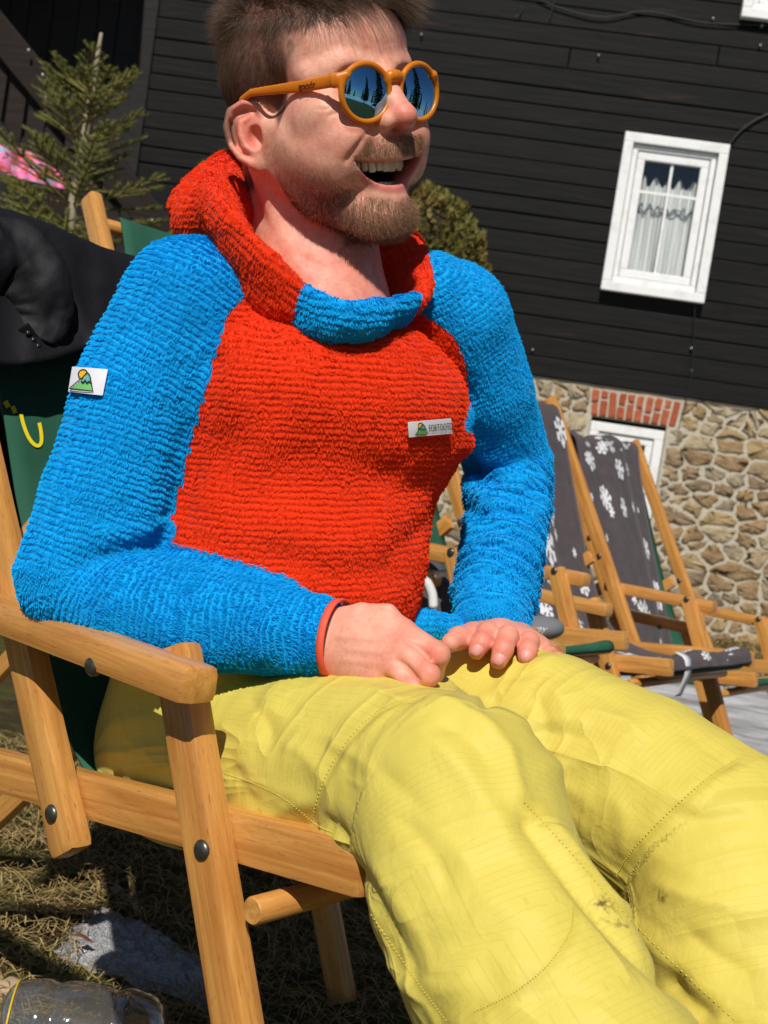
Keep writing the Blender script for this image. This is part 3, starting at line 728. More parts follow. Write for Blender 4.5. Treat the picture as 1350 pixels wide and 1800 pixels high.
def build_chair(legtop_near, yaw=0.0, drop=0.0, sag=0.0, name='deck_chair', width=HALF, back=1.0, lean=1.0):
    """side frame measured from the top of the front leg: x forwards, z up"""
    F_ = np.array([CF[0] * math.cos(yaw) - CF[1] * math.sin(yaw), CF[0] * math.sin(yaw) + CF[1] * math.cos(yaw), 0]); S_ = np.array([F_[1], -F_[0], 0])
    if S_ @ CS < 0: S_ = -S_
    T = np.asarray(legtop_near, float)
    C = T - S_ * (width + .040)
    gz = gh(C[0], C[1]); root = empty(name, (C[0], C[1], gz)); HL = T[2] - gz
    P = lambda x, z, s: C + F_ * x + S_ * s + np.array([0, 0, z])
    def timber(nm, a, b, w, t, bev=.006):
        d = nz(b - a); y = nz(S_ - d * (S_ @ d)); x = np.cross(y, d); L = np.linalg.norm(b - a); m_ = MB(); m_.box((0, 0, 0), (w, t, L), None, bev); o = m_.build(nm, M_BCH); autosmooth(o, 50)
        o.matrix_basis = mat_from(np.stack([x, y, d], 1), (a + b) / 2); adopt_keep(o, root); return o
    def rod(nm, a, b, r):
        d = nz(b - a); x = nz(np.cross(d, [0, 0, 1.0])); L = np.linalg.norm(b - a); m_ = MB(); m_.tube([(0, 0, -L / 2), (0, 0, -L / 2 + .002), (0, 0, L / 2 - .002), (0, 0, L / 2)], [r * .88, r, r, r * .88], 18); o = m_.build(nm, M_BCH, None, True); autosmooth(o, 40)
        o.matrix_basis = mat_from(np.stack([x, np.cross(d, x), d], 1), (a + b) / 2); adopt_keep(o, root); return o
    def bolt(x, z, s, sg, r=.0085):
        p = P(x, z, s); m_ = MB(); m_.tube([p - S_ * .004 * sg, p + S_ * .0012 * sg, p + S_ * .0032 * sg, p + S_ * .004 * sg], [r, r, r * .8, r * .3], 14); adopt(m_.build('bolt', M_BLT, None, True), root)
    k = HL / .605
    bk = lambda x, z, s: P(-.122 + (x + .122) * back * lean, -.212 + (z + .212) * back, s)
    for sg in (1, -1):
        s_r, s_l, s_a = sg * width, sg * (width + .026), sg * (width + .053)
        timber('seat_rail', P(-.56, -.232, s_r), P(.200, -.114, s_r), .040, .026)
        lb = P(.285 * k, -HL, s_l); timber('front_leg', P(-.020, .002, s_l), lb, .039, .026, .008)
        timber('back_post', P(-.122, -.212, s_l), bk(-.555, .485, s_l), .038, .025, .008)
        timber('armrest', P(-.285, -.020, s_a), P(.050, -.013, s_a), .031, .036, .009)
        timber('rear_leg', P(-.30, .06, sg * (width - .024)), P(-.98, -HL, sg * (width - .024)), .036, .022)
        bolt(-.072, -.026, sg * (width + .068), sg); bolt(.060, -.142, sg * (width + .0385), sg); bolt(-.143, -.180, sg * (width + .0385), sg); p_ = (-.122 + (-.36 + .122) * back * lean, -.212 + (.175 + .212) * back); bolt(*p_, sg * (width + .0385), sg)
        if sg < 0: bolt(-.016, -.004, sg * (width + .0135), -sg); bolt(-.30, .06, sg * (width + .0135), -sg)
    rod('top_bar', bk(-.530, .440, width + .012), bk(-.530, .440, -width - .012), .013)
    rod('front_bar', P(.165, -.135, width - .012), P(.165, -.135, -width + .012), .014)
    rod('cross_bar', P(.115, -.172, width + .030), P(.115, -.172, -width - .03), .011)
    # sling: cloth hung from the top bar to the front bar
    pr = spline(np.array([(-.545, .43), (-.53, .455), (-.512, .44), (-.44, .28), (-.335, .06), (-.235, -.110 - sag * .3), (-.14, -.172 - sag), (-.02, -.178 - sag), (.09, -.150 - sag * .4), (.165, -.119), (.184, -.135), (.165, -.150)]), 72)
    up_ = pr[:, 1] > -.1; w_ = np.clip((pr[:, 1] + .14) / .3, 0, 1) * (pr[:, 0] < -.1); tgt = np.stack([-.122 + (pr[:, 0] + .122) * back * lean, -.212 + (pr[:, 1] + .212) * back], 1); pr = pr * (1 - w_[:, None]) + tgt * w_[:, None]
    n, m2 = len(pr), 16; VV, uv = [], []; arc = np.concatenate([[0], np.cumsum(np.linalg.norm(np.diff(pr, axis=0), axis=1))]); hw = width - .018
    for i in range(n):
        for j in range(m2 + 1):
            t = j / m2 * 2 - 1; sg_ = .018 * (1 - t * t) * math.sin(math.pi * min(1, max(0, (i - 4) / (n - 12))))
            VV.append(P(pr[i, 0], pr[i, 1] - sg_, t * hw)); uv.append((t * hw, arc[i]))
    FF = [(i * (m2 + 1) + j, i * (m2 + 1) + j + 1, (i + 1) * (m2 + 1) + j + 1, (i + 1) * (m2 + 1) + j) for i in range(n - 1) for j in range(m2)]
    so = mesh_obj('sling', VV, FF, M_CNV, None); uv = np.array(uv); vattr(so, 'u', uv[:, 0]); vattr(so, 'v', uv[:, 1]); md = so.modifiers.new('cloth', 'SOLIDIFY'); md.thickness = .0024; adopt(so, root)
    return root, P, pr, so
TM = at(312, 1150, .97)
main_chair, PM, PRM, SLM = build_chair(TM, sag=.0, width=.195, back=.80, lean=1.14)
tag(main_chair, 'varnished deck chair with green canvas that the man sits in', 'deck chair', 'varnished deck chairs with green canvas')
def far_leg_chair(px, py, z, yaw=0.0, back=1.0):
    T = at(px, py, z); w = HALF
    F_ = np.array([CF[0] * math.cos(yaw) - CF[1] * math.sin(yaw), CF[0] * math.sin(yaw) + CF[1] * math.cos(yaw), 0]); S_ = np.array([F_[1], -F_[0], 0]); S_ = S_ if S_ @ CS > 0 else -S_
    return build_chair(T + S_ * (2 * w + .065), yaw, back=back)
CH = {}
for nm, px, py, z, lab in (('N', 812, 970, 2.18, 'deck chair directly behind the man, partly seen beside his near shoulder and far elbow'), ('O', 990, 1003, 2.7, 'deck chair with bare green seat front, just beyond the man\'s far hand'),
                           ('P', 1220, 1053, 3.2, 'empty deck chair with snowflake blanket over its back and seat'), ('Q', 1345, 1088, 3.7, 'rearmost deck chair with snowflake blanket hanging in front of the basement window')):
    r0 = far_leg_chair(px, py, z, back=1.07 if nm == 'N' else 1.0); CH[nm] = r0; tag(r0[0], lab, 'deck chair', 'varnished deck chairs with green canvas')
# yellow letter printed on the main sling
M_YL = Mat('yellow_print', .7, srgb(236, 214, 20)).m
def sling_print():
    VVs = np.array([v.co[:] for v in SLM.data.vertices]) + np.array(SLM.matrix_basis.translation); F4 = np.array([p.vertices[:] for p in SLM.data.polygons])
    sc = Sculpt(VVs, F4)
    def strip(pix, w, name):
        Q = spline(np.array(pix, float), 26); T = np.gradient(Q, axis=0); N = np.stack([-T[:, 1], T[:, 0]], 1); N /= np.linalg.norm(N, axis=1)[:, None]; VV = []
        for q, n in zip(Q, N):
            for s in (-1, 1):
                p = sc.hit(*(q + n * w * s)); p = at(q[0], q[1], 1.25) if p is None else p; VV.append(p - nz(ray(*q)) * .0022)
        adopt(mesh_obj(name, VV, [(2 * i, 2 * i + 1, 2 * i + 3, 2 * i + 2) for i in range(len(Q) - 1)], M_YL, None), SLM)
    strip([(37, 728), (41, 745), (48, 764), (56, 777), (64, 783), (70, 782), (73, 774), (72, 758), (69, 743)], 3.2, 'printed_letter')
    strip([(9, 705), (15, 716)], 4.5, 'printed_dot'); strip([(22, 714), (27, 726)], 4.0, 'printed_dot')
sling_print()
# ------------------------------------------------------------------ young spruce in front of the lean-to
def blades(P, D, L, w, seedn=0):
    """thin three-sided needles: one mesh"""
    n = len(P); D = D / (np.linalg.norm(D, axis=1)[:, None] + 1e-9); a = np.cross(D, rng.normal(size=(n, 3))); a /= np.linalg.norm(a, axis=1)[:, None] + 1e-9; b = np.cross(D, a)
    w = np.broadcast_to(np.asarray(w, float), (n,))[:, None]; L = np.broadcast_to(np.asarray(L, float), (n,))[:, None]
    V = np.stack([P + a * w, P - a * .5 * w + b * .87 * w, P - a * .5 * w - b * .87 * w, P + D * L], 1).reshape(-1, 3); i = np.arange(n)[:, None] * 4
    F = np.concatenate([i + np.array([0, 1, 3]), i + np.array([1, 2, 3]), i + np.array([2, 0, 3])]); return V, F
def spruce():
    z = 4.6; top = at(178, 58, z); base = at(112, 470, z); ax = nz(top - base); H = np.linalg.norm(top - base); foot = base - ax * 0; foot = base + np.array([(base - top)[0] * .3, 0, 0]); foot[2] = gh(foot[0], foot[1])
    root = empty('spruce_tree', foot); tag(root, 'young spruce with thin pale trunk in front of the dark lean-to', 'tree')
    mb_ = Mat('pale_bark', .85); oc = mb_.coord(); mb_.set('Base Color', mb_.mix(mb_.noise(oc, 60, 4, .7), srgb(120, 104, 82), srgb(186, 174, 150))); MBK = mb_.m
    T = [foot, base, base + ax * H * .5, base + ax * H * .8, top]
    MB().tube(spline(np.array(T), 30), np.interp(np.linspace(0, 1, 30), [0, .5, .8, 1], [.024, .017, .011, .006]), 10).build('trunk', MBK, root, True)
    mn = Mat('spruce_needles', .6, spec=.3); oc = mn.coord(); mn.set('Base Color', mn.mix(mn.noise(oc, 9, 3), srgb(60, 68, 24), srgb(112, 114, 44))); MN = mn.m
    mt_ = Mat('spruce_twig', .85, srgb(138, 118, 70)).m
    r = np.random.default_rng(4); NP, ND, NL = [], [], []
    def needles(L, dens=1200, ln=.019):
        L = np.array(L); seg = np.linalg.norm(np.diff(L, axis=0), axis=1); n = int(seg.sum() * dens); 
        t = r.random(n) * (len(L) - 1); i = t.astype(int); f = (t - i)[:, None]; p = L[i] * (1 - f) + L[i + 1] * f; d = (L[i + 1] - L[i]) / (seg[i][:, None] + 1e-9)
        o = r.normal(size=(n, 3)); o -= d * (o * d).sum(1)[:, None]; o /= np.linalg.norm(o, axis=1)[:, None]; o[:, 2] = np.abs(o[:, 2]) * .7 + o[:, 2] * .3
        NP.append(p); ND.append(d * .75 + o); NL.append(r.uniform(.6, 1.1, n) * ln)
    needles([base + ax * H * .72, top], 300, .012)
    levels = [.74, .71, .63, .55, .47, .40, .33, .26, .18, .10, .02, -.06, -.12]
    for li, lv in enumerate(levels):
        nb = r.integers(5, 8); o = base + ax * H * lv; ln = (.05 if lv > .9 else .17 + (.85 - lv) * .36)
        for k in range(nb):
            az = 2 * math.pi * (k + r.random() * .7) / nb + li; up = (.95 if lv > .74 else .70 - .6 * (.8 - lv)) * r.uniform(.4, 1.3); d = nz(np.array([math.cos(az), math.sin(az), up])); L_ = ln * r.uniform(.65, 1.15)
            path = [o + d * L_ * t + np.array([0, 0, -.10 * L_ * t + .16 * L_ * t * t]) for t in np.linspace(0, 1, 6)]
            bo = MB(); bo.tube(path, np.linspace(.0055, .0022, 6), 6); needles(path[1:], 1300)
            for t in (.4, .55, .7, .85):
                for sd in (-1, 1):
                    if r.random() < .2: continue
                    p0 = o + d * L_ * t + np.array([0, 0, -.10 * L_ * t + .16 * L_ * t * t]); s = nz(d + sd * .9 * nz(np.cross(d, [0, 0, 1.0])) + np.array([0, 0, .1])); l2 = L_ * .42 * (1.15 - t) * r.uniform(.7, 1.2) + .02
                    tw = [p0 + s * l2 * q for q in (0, .5, 1)]; bo.tube(tw, [.003, .0024, .0016], 5); needles(tw, 1300)
            bo.build('branch', mt_, root, True)
    V, F = blades(np.concatenate(NP), np.concatenate(ND), np.concatenate(NL), .0013); o = mesh_obj('needles', V, F, MN, root, False); o['kind'] = 'stuff'
spruce()
# ------------------------------------------------------------------ clipped thuja behind the man
def thuja(px, py, z, R_, n, label):
    c = at(px, py, z); foot = c.copy(); foot[2] = gh(c[0], c[1]); R_ = np.array(R_)
    root = empty('thuja_bush', foot); tag(root, label, 'bush', 'clipped evergreen bushes behind the man')
    r = np.random.default_rng(8); d = r.normal(size=(n, 3)); d /= np.linalg.norm(d, axis=1)[:, None]; d = d[d[:, 2] > -.75]; n = len(d)
    lump = 1 + .05 * vnoise(d * 4, 3) + .035 * vnoise(d * 9, 4); P = c + d * R_ * lump[:, None] * (1 - .10 * r.random(n) ** 2)[:, None]
    VV, FF = [], []
    # flat scaly sprays, each a small forked fan
    up = nz(np.array([0, 0, 1.0])); D = d * .8 + np.array([0, 0, .55]) + r.normal(size=(n, 3)) * .4; D /= np.linalg.norm(D, axis=1)[:, None]; S = np.cross(D, d + .4 * r.normal(size=(n, 3))); S /= np.linalg.norm(S, axis=1)[:, None] + 1e-9
    L = r.uniform(.011, .026, n)[:, None]; N_ = np.cross(D, S)
    pts = [P, P + D * L * .45 + S * L * .30, P + D * L * .95 + S * L * .34, P + D * L * .62 + S * L * .08, P + D * L * 1.1, P + D * L * .62 - S * L * .08 + N_ * L * .05, P + D * L * .95 - S * L * .34, P + D * L * .45 - S * L * .30]
    V = np.stack(pts, 1).reshape(-1, 3); i = np.arange(n)[:, None] * 8; F = [list(x) for x in np.concatenate([i + np.array([0, 1, 2, 3]), i + np.array([0, 3, 4, 5]), i + np.array([0, 5, 6, 7])])]
    m = Mat('thuja_foliage', .7, spec=.25); oc = m.coord(); cc = m.mix(m.noise(oc, 26, 3), srgb(74, 78, 30), srgb(122, 112, 52)); cc = m.mix(m.ramp(m.noise(oc, 6, 3), [(.45, 0), (.7, 1)]), cc, srgb(122, 96, 50)); m.set('Base Color', cc)
    o = mesh_obj('crown', V, np.array(F), m.m, root, False); o['kind'] = 'stuff'
    f = Field(c - R_ - .05, c + R_ + .05, .03); f.ell(c, R_ * .9, k=0); v, ff = f.mesh(); v = v + normals(v, ff) * (vnoise(v / .09, 5) * .02)[:, None]; mesh_obj('twig_mass', v, ff, Mat('inner_twigs', .95, srgb(46, 40, 22)).m, root)
    MB().tube([foot + np.array([0, 0, -.02]), c], [.04, .03], 8).build('trunk', Mat('thuja_bark', .9, srgb(90, 66, 48)).m, root, True)
thuja(690, 565, 3.75, (.29, .29, .43), 15000, 'clipped evergreen bush right of the man\'s chin')
thuja(392, 420, 3.95, (.16, .16, .27), 6000, 'small clipped evergreen bush left of the man\'s ear, above the hood')
# ------------------------------------------------------------------ dry grass
def grass():
    r = np.random.default_rng(3)
    m = Mat('dry_grass', .75, spec=.25); oc = m.coord(); cc = m.ramp(m.noise(oc, 55, 3, .6), [(.25, srgb(70, 58, 30)), (.45, srgb(128, 108, 64)), (.6, srgb(176, 152, 100)), (.75, srgb(80, 82, 34))]); m.set('Base Color', cc)
    def patch(n, xr, yr, ln, w, name, label, dens=None):
        P = np.stack([r.uniform(*xr, n), r.uniform(*yr, n), np.zeros(n)], 1)
        if dens is not None: P = P[dens(P)]
        n = len(P); P[:, 2] = gh(P[:, 0], P[:, 1]) + r.uniform(0, .022, n); az = r.uniform(0, 2 * math.pi, n); el = np.abs(r.normal(0, .22, n))
        D = np.stack([np.cos(az) * np.cos(el), np.sin(az) * np.cos(el), np.sin(el)], 1); L = r.uniform(.4, 1.3, n) * ln; bend = np.stack([np.cos(az + 1.2), np.sin(az + 1.2), -.3 + 0 * az], 1) * .25
        S = np.cross(D, [0, 0, 1.0]); S /= np.linalg.norm(S, axis=1)[:, None]; W = (r.uniform(.5, 1.2, n) * w)[:, None]; M1 = P + (D + bend * .5) * L[:, None] * .5 + np.array([0, 0, .006]); E = P + (D + bend) * L[:, None]; E[:, 2] = np.maximum(E[:, 2], gh(E[:, 0], E[:, 1]) + .002)
        up = np.array([0, 0, 1.0]) * .0006
        V = np.stack([P - S * W, P + S * W, M1 + S * W * .8 + up, M1 - S * W * .8, E], 1).reshape(-1, 3); i = np.arange(n)[:, None] * 5
        F = [tuple(x) for x in (i + np.array([0, 1, 2, 3])).tolist()] + [tuple(x) for x in (i + np.array([3, 2, 4])).tolist()]
        o = mesh_obj(name, V, F, m.m, None, False); tag(o, label, 'grass', kind='stuff')
    sp = np.array([on_plane(x, y, (0, 0, .02), np.array([0, 0, 1.0]))[:2] for x, y in ((125, 1640), (190, 1612), (300, 1660), (410, 1750), (330, 1745), (250, 1728), (165, 1700))])
    c = sp.mean(0)
    def outside(P):
        q = P[:, :2]; ins = np.zeros(len(q), bool); j = len(sp) - 1
        for i in range(len(sp)):
            a, b = sp[i], sp[j]; ins ^= ((a[1] > q[:, 1]) != (b[1] > q[:, 1])) & (q[:, 0] < (b[0] - a[0]) * (q[:, 1] - a[1]) / (b[1] - a[1] + 1e-12) + a[0]); j = i
        return ~ins | (r.random(len(q)) < .012)
    patch(26000, (-1.0, .5), (1.05, 2.7), .060, .0011, 'dry_grass', 'matted dry straw-coloured grass on the ground under the man\'s chair', outside)
    patch(9000, (1.0, 3.6), (6.2, 7.4), .12, .004, 'bank_grass', 'dull green grass bank along the foot of the stone wall')
grass()
# ------------------------------------------------------------------ snowflake blankets on two chairs
def blanket_mat():
    m = Mat('plush_blanket', .85, spec=.2); oc = m.coord(); m.set('Base Color', m.mix(m.noise(oc, 30, 4), srgb(66, 58, 60), srgb(92, 84, 86))); m.set('Sheen Weight', .1); m.bump(m.noise(oc, 220, 4, .7), .4, .003); return m.m
M_BLK_T = blanket_mat(); M_FLK = Mat('white_flake_print', .85, srgb(222, 222, 224)).m
def blanket(ch, prof, w0, w1, name, label, seed, flakes, skew=0.0):
    """cloth strip laid along a profile in the chair's side view; snowflakes printed on it"""
    root, P, pr, so = ch; Q = spline(np.array(prof), 60); arc = np.concatenate([[0], np.cumsum(np.linalg.norm(np.diff(Q, axis=0), axis=1))]); m2 = 28; r = np.random.default_rng(seed)
    T = np.gradient(Q, axis=0); N = np.stack([-T[:, 1], T[:, 0]], 1); N /= np.linalg.norm(N, axis=1)[:, None]
    def pt(i, s, off=0.0):
        i0 = int(min(max(i, 0), 58)); f = min(max(i, 0), 59) - i0; q = Q[i0] * (1 - f) + Q[i0 + 1] * f; n = N[i0] * (1 - f) + N[i0 + 1] * f; t = s
        q0 = w0 + skew * (i / 59) ** 1.5; a = q0 + (w1 - q0) * (t * .5 + .5); k = .008 * math.sin(t * 4.2 + seed) + .003 * math.sin(t * 11 + i * .06 + seed * 2) + .004 * math.sin(i * .21 + t * 3)
        return P(*(q + n * (.008 + k + off)), a)
    VV = [pt(i, j / m2 * 2 - 1) for i in range(60) for j in range(m2 + 1)]
    FF = [(i * (m2 + 1) + j, i * (m2 + 1) + j + 1, (i + 1) * (m2 + 1) + j + 1, (i + 1) * (m2 + 1) + j) for i in range(59) for j in range(m2)]
    o = mesh_obj(name, VV, FF, M_BLK_T); md = o.modifiers.new('plush', 'SOLIDIFY'); md.thickness = .010; md.offset = -1; tag(o, label, 'blanket', 'grey snowflake blankets')
    tot = arc[-1]; wid = abs(w1 - w0)
    for k in range(flakes):
        ci, cs = r.uniform(2, 57), r.uniform(-.9, .9); R_ = r.choice([.007, .009, .010, .012, .020, .022, .030]); a0 = r.uniform(0, 1); b = MB()
        tocell = lambda x, y: (ci + y / tot * 59, cs + x / wid * 2)
        def quad(p, q, w):
            d = np.array(q) - np.array(p); n = np.array([-d[1], d[0]]); n = n / (np.linalg.norm(n) + 1e-9) * w; C4 = [np.array(p) + n, np.array(p) - n, np.array(q) - n, np.array(q) + n]; V4 = []
            for c in C4:
                i, s = tocell(*c); V4.append(pt(i, max(-1, min(1, s)), .0022))
            b.add(V4, [(0, 1, 2, 3)])
        for j in range(6):
            a = a0 + j * math.pi / 3; u = np.array([math.cos(a), math.sin(a)]); w = R_ * .13
            if R_ < .014: quad((0, 0), u * R_, w * 1.6); continue
            quad((0, 0), u * R_, w)
            for sd in (-1, 1):
                v = np.array([math.cos(a + sd * .8), math.sin(a + sd * .8)]); quad(u * R_ * .55, u * R_ * .55 + v * R_ * .38, w * .9)
        fo = b.build('snowflake', M_FLK, o, False); fo['kind'] = 'stuff' if R_ < .014 else 'thing'
        if R_ >= .014: del fo['kind']
    return o
blanket(CH['P'], [(-.56, .34), (-.55, .44), (-.515, .462), (-.48, .42), (-.40, .22), (-.30, 0), (-.21, -.122), (-.12, -.158), (0, -.160), (.10, -.136), (.175, -.100), (.195, -.125)], -.20, .21, 'snowflake_blanket', 'grey snowflake blanket lying over the back and seat of its chair', 1, 85)
blanket(CH['Q'], [(-.60, .20), (-.575, .38), (-.545, .464), (-.505, .464), (-.475, .41), (-.40, .24), (-.31, .05), (-.225, -.13), (-.20, -.17)], -.21, .20, 'snowflake_blanket', 'darker grey snowflake blanket hanging straight down in front of the basement window', 2, 75, .14)
# white care label on the first blanket
_r, P_, _p, _s = CH['P']; b = MB(); L = [(.165, -.088), (.192, -.098), (.200, -.13), (.192, -.165), (.185, -.19)]
VV = [P_(x, z, s) for x, z in spline(np.array(L), 12) for s in (.115, .145)]; lo_ = mesh_obj('fabric_tag', VV, [(2 * i, 2 * i + 1, 2 * i + 3, 2 * i + 2) for i in range(11)], Mat('white_satin_tag', .4, srgb(214, 216, 220)).m); md = lo_.modifiers.new('t', 'SOLIDIFY'); md.thickness = .001
lo_.parent = [o for o in bpy.data.objects if o.name == 'snowflake_blanket'][0]; lo_.matrix_parent_inverse = world_of(lo_.parent).inverted()
# ------------------------------------------------------------------ black jacket over the back of the man's chair
def jacket():
    mj = Mat('black_nylon', .62, spec=.25); oc = mj.coord(); mj.set('Base Color', mj.mix(mj.noise(oc, 20, 4), srgb(16, 16, 19), srgb(26, 26, 30)))
    mj.bump(mj.math('ADD', mj.noise(oc, 36, 5, .6, .8), mj.math('MULTIPLY', mj.noise(oc, 9, 4, .6, .5), 1.4)), .14, .008); MJ = mj.m
    tb = PM(-.122 + (-.530 + .122) * .80 * 1.14, -.212 + (.440 + .212) * .80, 0)
    root = empty('jacket', tb); tag(root, 'black jacket hung over the back of the man\'s chair', 'jacket')
    S_ = CS; F_ = CF; bar = tb + np.array([0, 0, .018])
    # shell: from behind, over the bar, down the front of the canvas
    dn = nz(np.array([*(F_ * .56)[:2], -.83])); VV = []; n, m2 = 80, 60
    for i in range(n + 1):
        v = i / n * 1.0
        for j in range(m2 + 1):
            s = .222 - .47 * j / m2; t = (s + .25) / .47
            front = .120 + .03 * math.sin(t * 7 + 1) + .06 * (t < .45) * (1 - t / .45)
            back = .34; a = v * (back + front + .03) - back
            if a < 0: p = bar - F_ * .026 + np.array([0, 0, a * 1.0]) - F_ * .01 * math.sin(-a * 14)
            elif a < .03: q = a / .03; p = bar + F_ * (-.026 + .05 * q) + np.array([0, 0, .022 * math.sin(math.pi * q)])
            else: p = bar + F_ * .024 + dn * (a - .03)
            fold_ = .015 * (.35 - abs(vnoise(np.array([[t * 4.5 + v * 1.3, v * 2.0, .5]]), 6)[0])) + .010 * (.35 - abs(vnoise(np.array([[t * 10 - v * 2.5, v * 3.4, 2.5]]), 7)[0])) + .006 * (.35 - abs(vnoise(np.array([[t * 22, v * 9, 4.5]]), 8)[0]))
            wgt = min(1, abs(a - .015) / .05); p = p + (F_ * .83 + np.array([0, 0, .56])) * (fold_ * wgt + .016 * (1 if a > 0 else -1))
            if a < .03 and a >= 0: p = p + np.array([0, 0, .010 + .008 * math.sin(t * 9)])
            VV.append(p + S_ * s)
    FF = [(i * (m2 + 1) + j, i * (m2 + 1) + j + 1, (i + 1) * (m2 + 1) + j + 1, (i + 1) * (m2 + 1) + j) for i in range(n) for j in range(m2)]
    o = mesh_obj('shell', VV, FF, MJ, root); md = o.modifiers.new('cloth', 'SOLIDIFY'); md.thickness = .003
    # sleeve folded forward, with an open cuff
    _sv = np.array([v.co[:] for v in SLM.data.vertices]) + np.array(SLM.matrix_basis.translation); _sc = Sculpt(_sv, np.array([p.vertices[:] for p in SLM.data.polygons]))
    def near_sling(x, y, off):
        h = _sc.hit(x, y); h = at(x, y, 1.22) if h is None else h; return h - nz(ray(x, y)) * off
    C = spline(np.array([near_sling(-30, 455, .05), near_sling(20, 470, .055), near_sling(50, 510, .055), near_sling(60, 560, .045), near_sling(46, 600, .035)]), 40); VV = []; nn = 40
    for i, c in enumerate(C):
        T = nz(C[min(i + 1, 39)] - C[max(i - 1, 0)]); u = nz(np.cross(T, RMn[:, 2])); w = np.cross(T, u); rr = np.interp(i, [0, 20, 39], [.050, .044, .030])
        for k in range(nn):
            a = 2 * math.pi * k / nn; q = rr * (1.0 + .24 * (.35 - abs(vnoise(np.array([[i * .13 + math.sin(a), math.cos(a) * 1.6, math.sin(a) * 1.6]]), 3)[0])) + .12 * (.35 - abs(vnoise(np.array([[i * .33, math.cos(a) * 3, math.sin(a) * 3 + 5]]), 4)[0]))); VV.append(c + (u * math.cos(a) * 1.0 + w * math.sin(a) * .5) * q)
    FF = [(i * nn + k, i * nn + (k + 1) % nn, (i + 1) * nn + (k + 1) % nn, (i + 1) * nn + k) for i in range(39) for k in range(nn)]
    so = mesh_obj('jacket_sleeve', VV, FF, MJ, root); md = so.modifiers.new('cloth', 'SOLIDIFY'); md.thickness = .003
    # cuff tab with snaps
    b = MB(); d = nz(at(76, 620, 1.03) - at(36, 575, 1.03)); b.beam(near_sling(40, 572, .062), near_sling(74, 618, .052), .013, .004, RMn[:, 2], .002); b.build('cuff_tab', MJ, root)
    for (x, y) in ((50, 586), (59, 598), (67, 609)):
        p = near_sling(x, y, .062); b = MB(); b.tube([p, p + RMn[:, 2] * .003, p + RMn[:, 2] * .004], [.0032, .0026, .001], 12); b.build('snap', Mat('black_snap', .2, (.02, .02, .02, 1)).m, root, True)
    return root
jacket()
# ------------------------------------------------------------------ small things
def lathe(P, ax_o, ax_d, n=28):
    d = nz(ax_d); u = nz(np.cross(d, [0.3, .2, 1.0])); w = np.cross(d, u); VV = [ax_o + d * z + (u * math.cos(2 * math.pi * k / n) + w * math.sin(2 * math.pi * k / n)) * r for (z, r) in P for k in range(n)]
    return VV, [(i * n + k, i * n + (k + 1) % n, (i + 1) * n + (k + 1) % n, (i + 1) * n + k) for i in range(len(P) - 1) for k in range(n)]
def bottle():
    c = at(40, 1800, 1.42); c[2] = .052; d = nz(np.array([1.0, .10, 0])); root = empty('clear_bottle', c); tag(root, 'clear plastic bottle lying on the grass at the bottom left corner', 'bottle')
    m = Mat('clear_plastic', .04, (.97, .97, .95, 1)); oc = m.coord(); nb = m.node('ShaderNodeBump'); nb.inputs['Strength'].default_value = .12; nb.inputs['Distance'].default_value = .02; m.put(nb.inputs['Height'], m.noise(oc, 16, 2, .5, 1.5))
    tr_ = m.node('ShaderNodeBsdfTransparent'); tr_.inputs[0].default_value = (.95, .95, .94, 1); gl_ = m.node('ShaderNodeBsdfGlossy'); gl_.inputs['Roughness'].default_value = .05; m.l.new(nb.outputs[0], gl_.inputs['Normal']); lw_ = m.node('ShaderNodeLayerWeight'); lw_.inputs[0].default_value = .42; m.l.new(nb.outputs[0], lw_.inputs['Normal'])
    mx_ = m.node('ShaderNodeMixShader'); m.l.new(m.math('MULTIPLY_ADD', lw_.outputs['Facing'], .75, .06), mx_.inputs[0]); m.l.new(tr_.outputs[0], mx_.inputs[1]); m.l.new(gl_.outputs[0], mx_.inputs[2]); df_ = m.node('ShaderNodeBsdfDiffuse'); df_.inputs[0].default_value = (.55, .54, .52, 1); m2_ = m.node('ShaderNodeMixShader'); m2_.inputs[0].default_value = .05; m.l.new(mx_.outputs[0], m2_.inputs[1]); m.l.new(df_.outputs[0], m2_.inputs[2]); m.l.new(m2_.outputs[0], m.n['Material Output'].inputs[0]); MP = m.m
    pr = [(-.03, .012), (-.024, .034), (-.010, .048), (.02, .054), (.035, .050), (.05, .054), (.09, .053), (.105, .049), (.12, .053), (.15, .046), (.165, .030), (.17, .006)]
    VV, FF = lathe([(z, r) for z, r in spline(np.array(pr), 44)], c, d, 40); o = mesh_obj('body', VV, FF, MP, root); md = o.modifiers.new('w', 'SOLIDIFY'); md.thickness = .0012
    VV, FF = lathe([(-.050, .004), (-.050, .016), (-.030, .016), (-.030, .012)], c, d, 24); mesh_obj('cap', VV, FF, Mat('yellow_cap', .4, srgb(220, 176, 30)).m, root)
    a = np.linspace(.2, 2.6, 18); u = nz(np.cross(d, [0, 0, 1.0])); b = MB(); b.tube([c - d * .012 + (u * math.cos(t) + np.array([0, 0, 1.0]) * math.sin(t)) * .0488 for t in a], .0013, 6); b.build('reflection_band', Mat('yellow_reflection', .4, srgb(216, 178, 30)).m, root, True)  # thin yellow reflection at the bottle's left end, modelled as a coloured band
bottle()
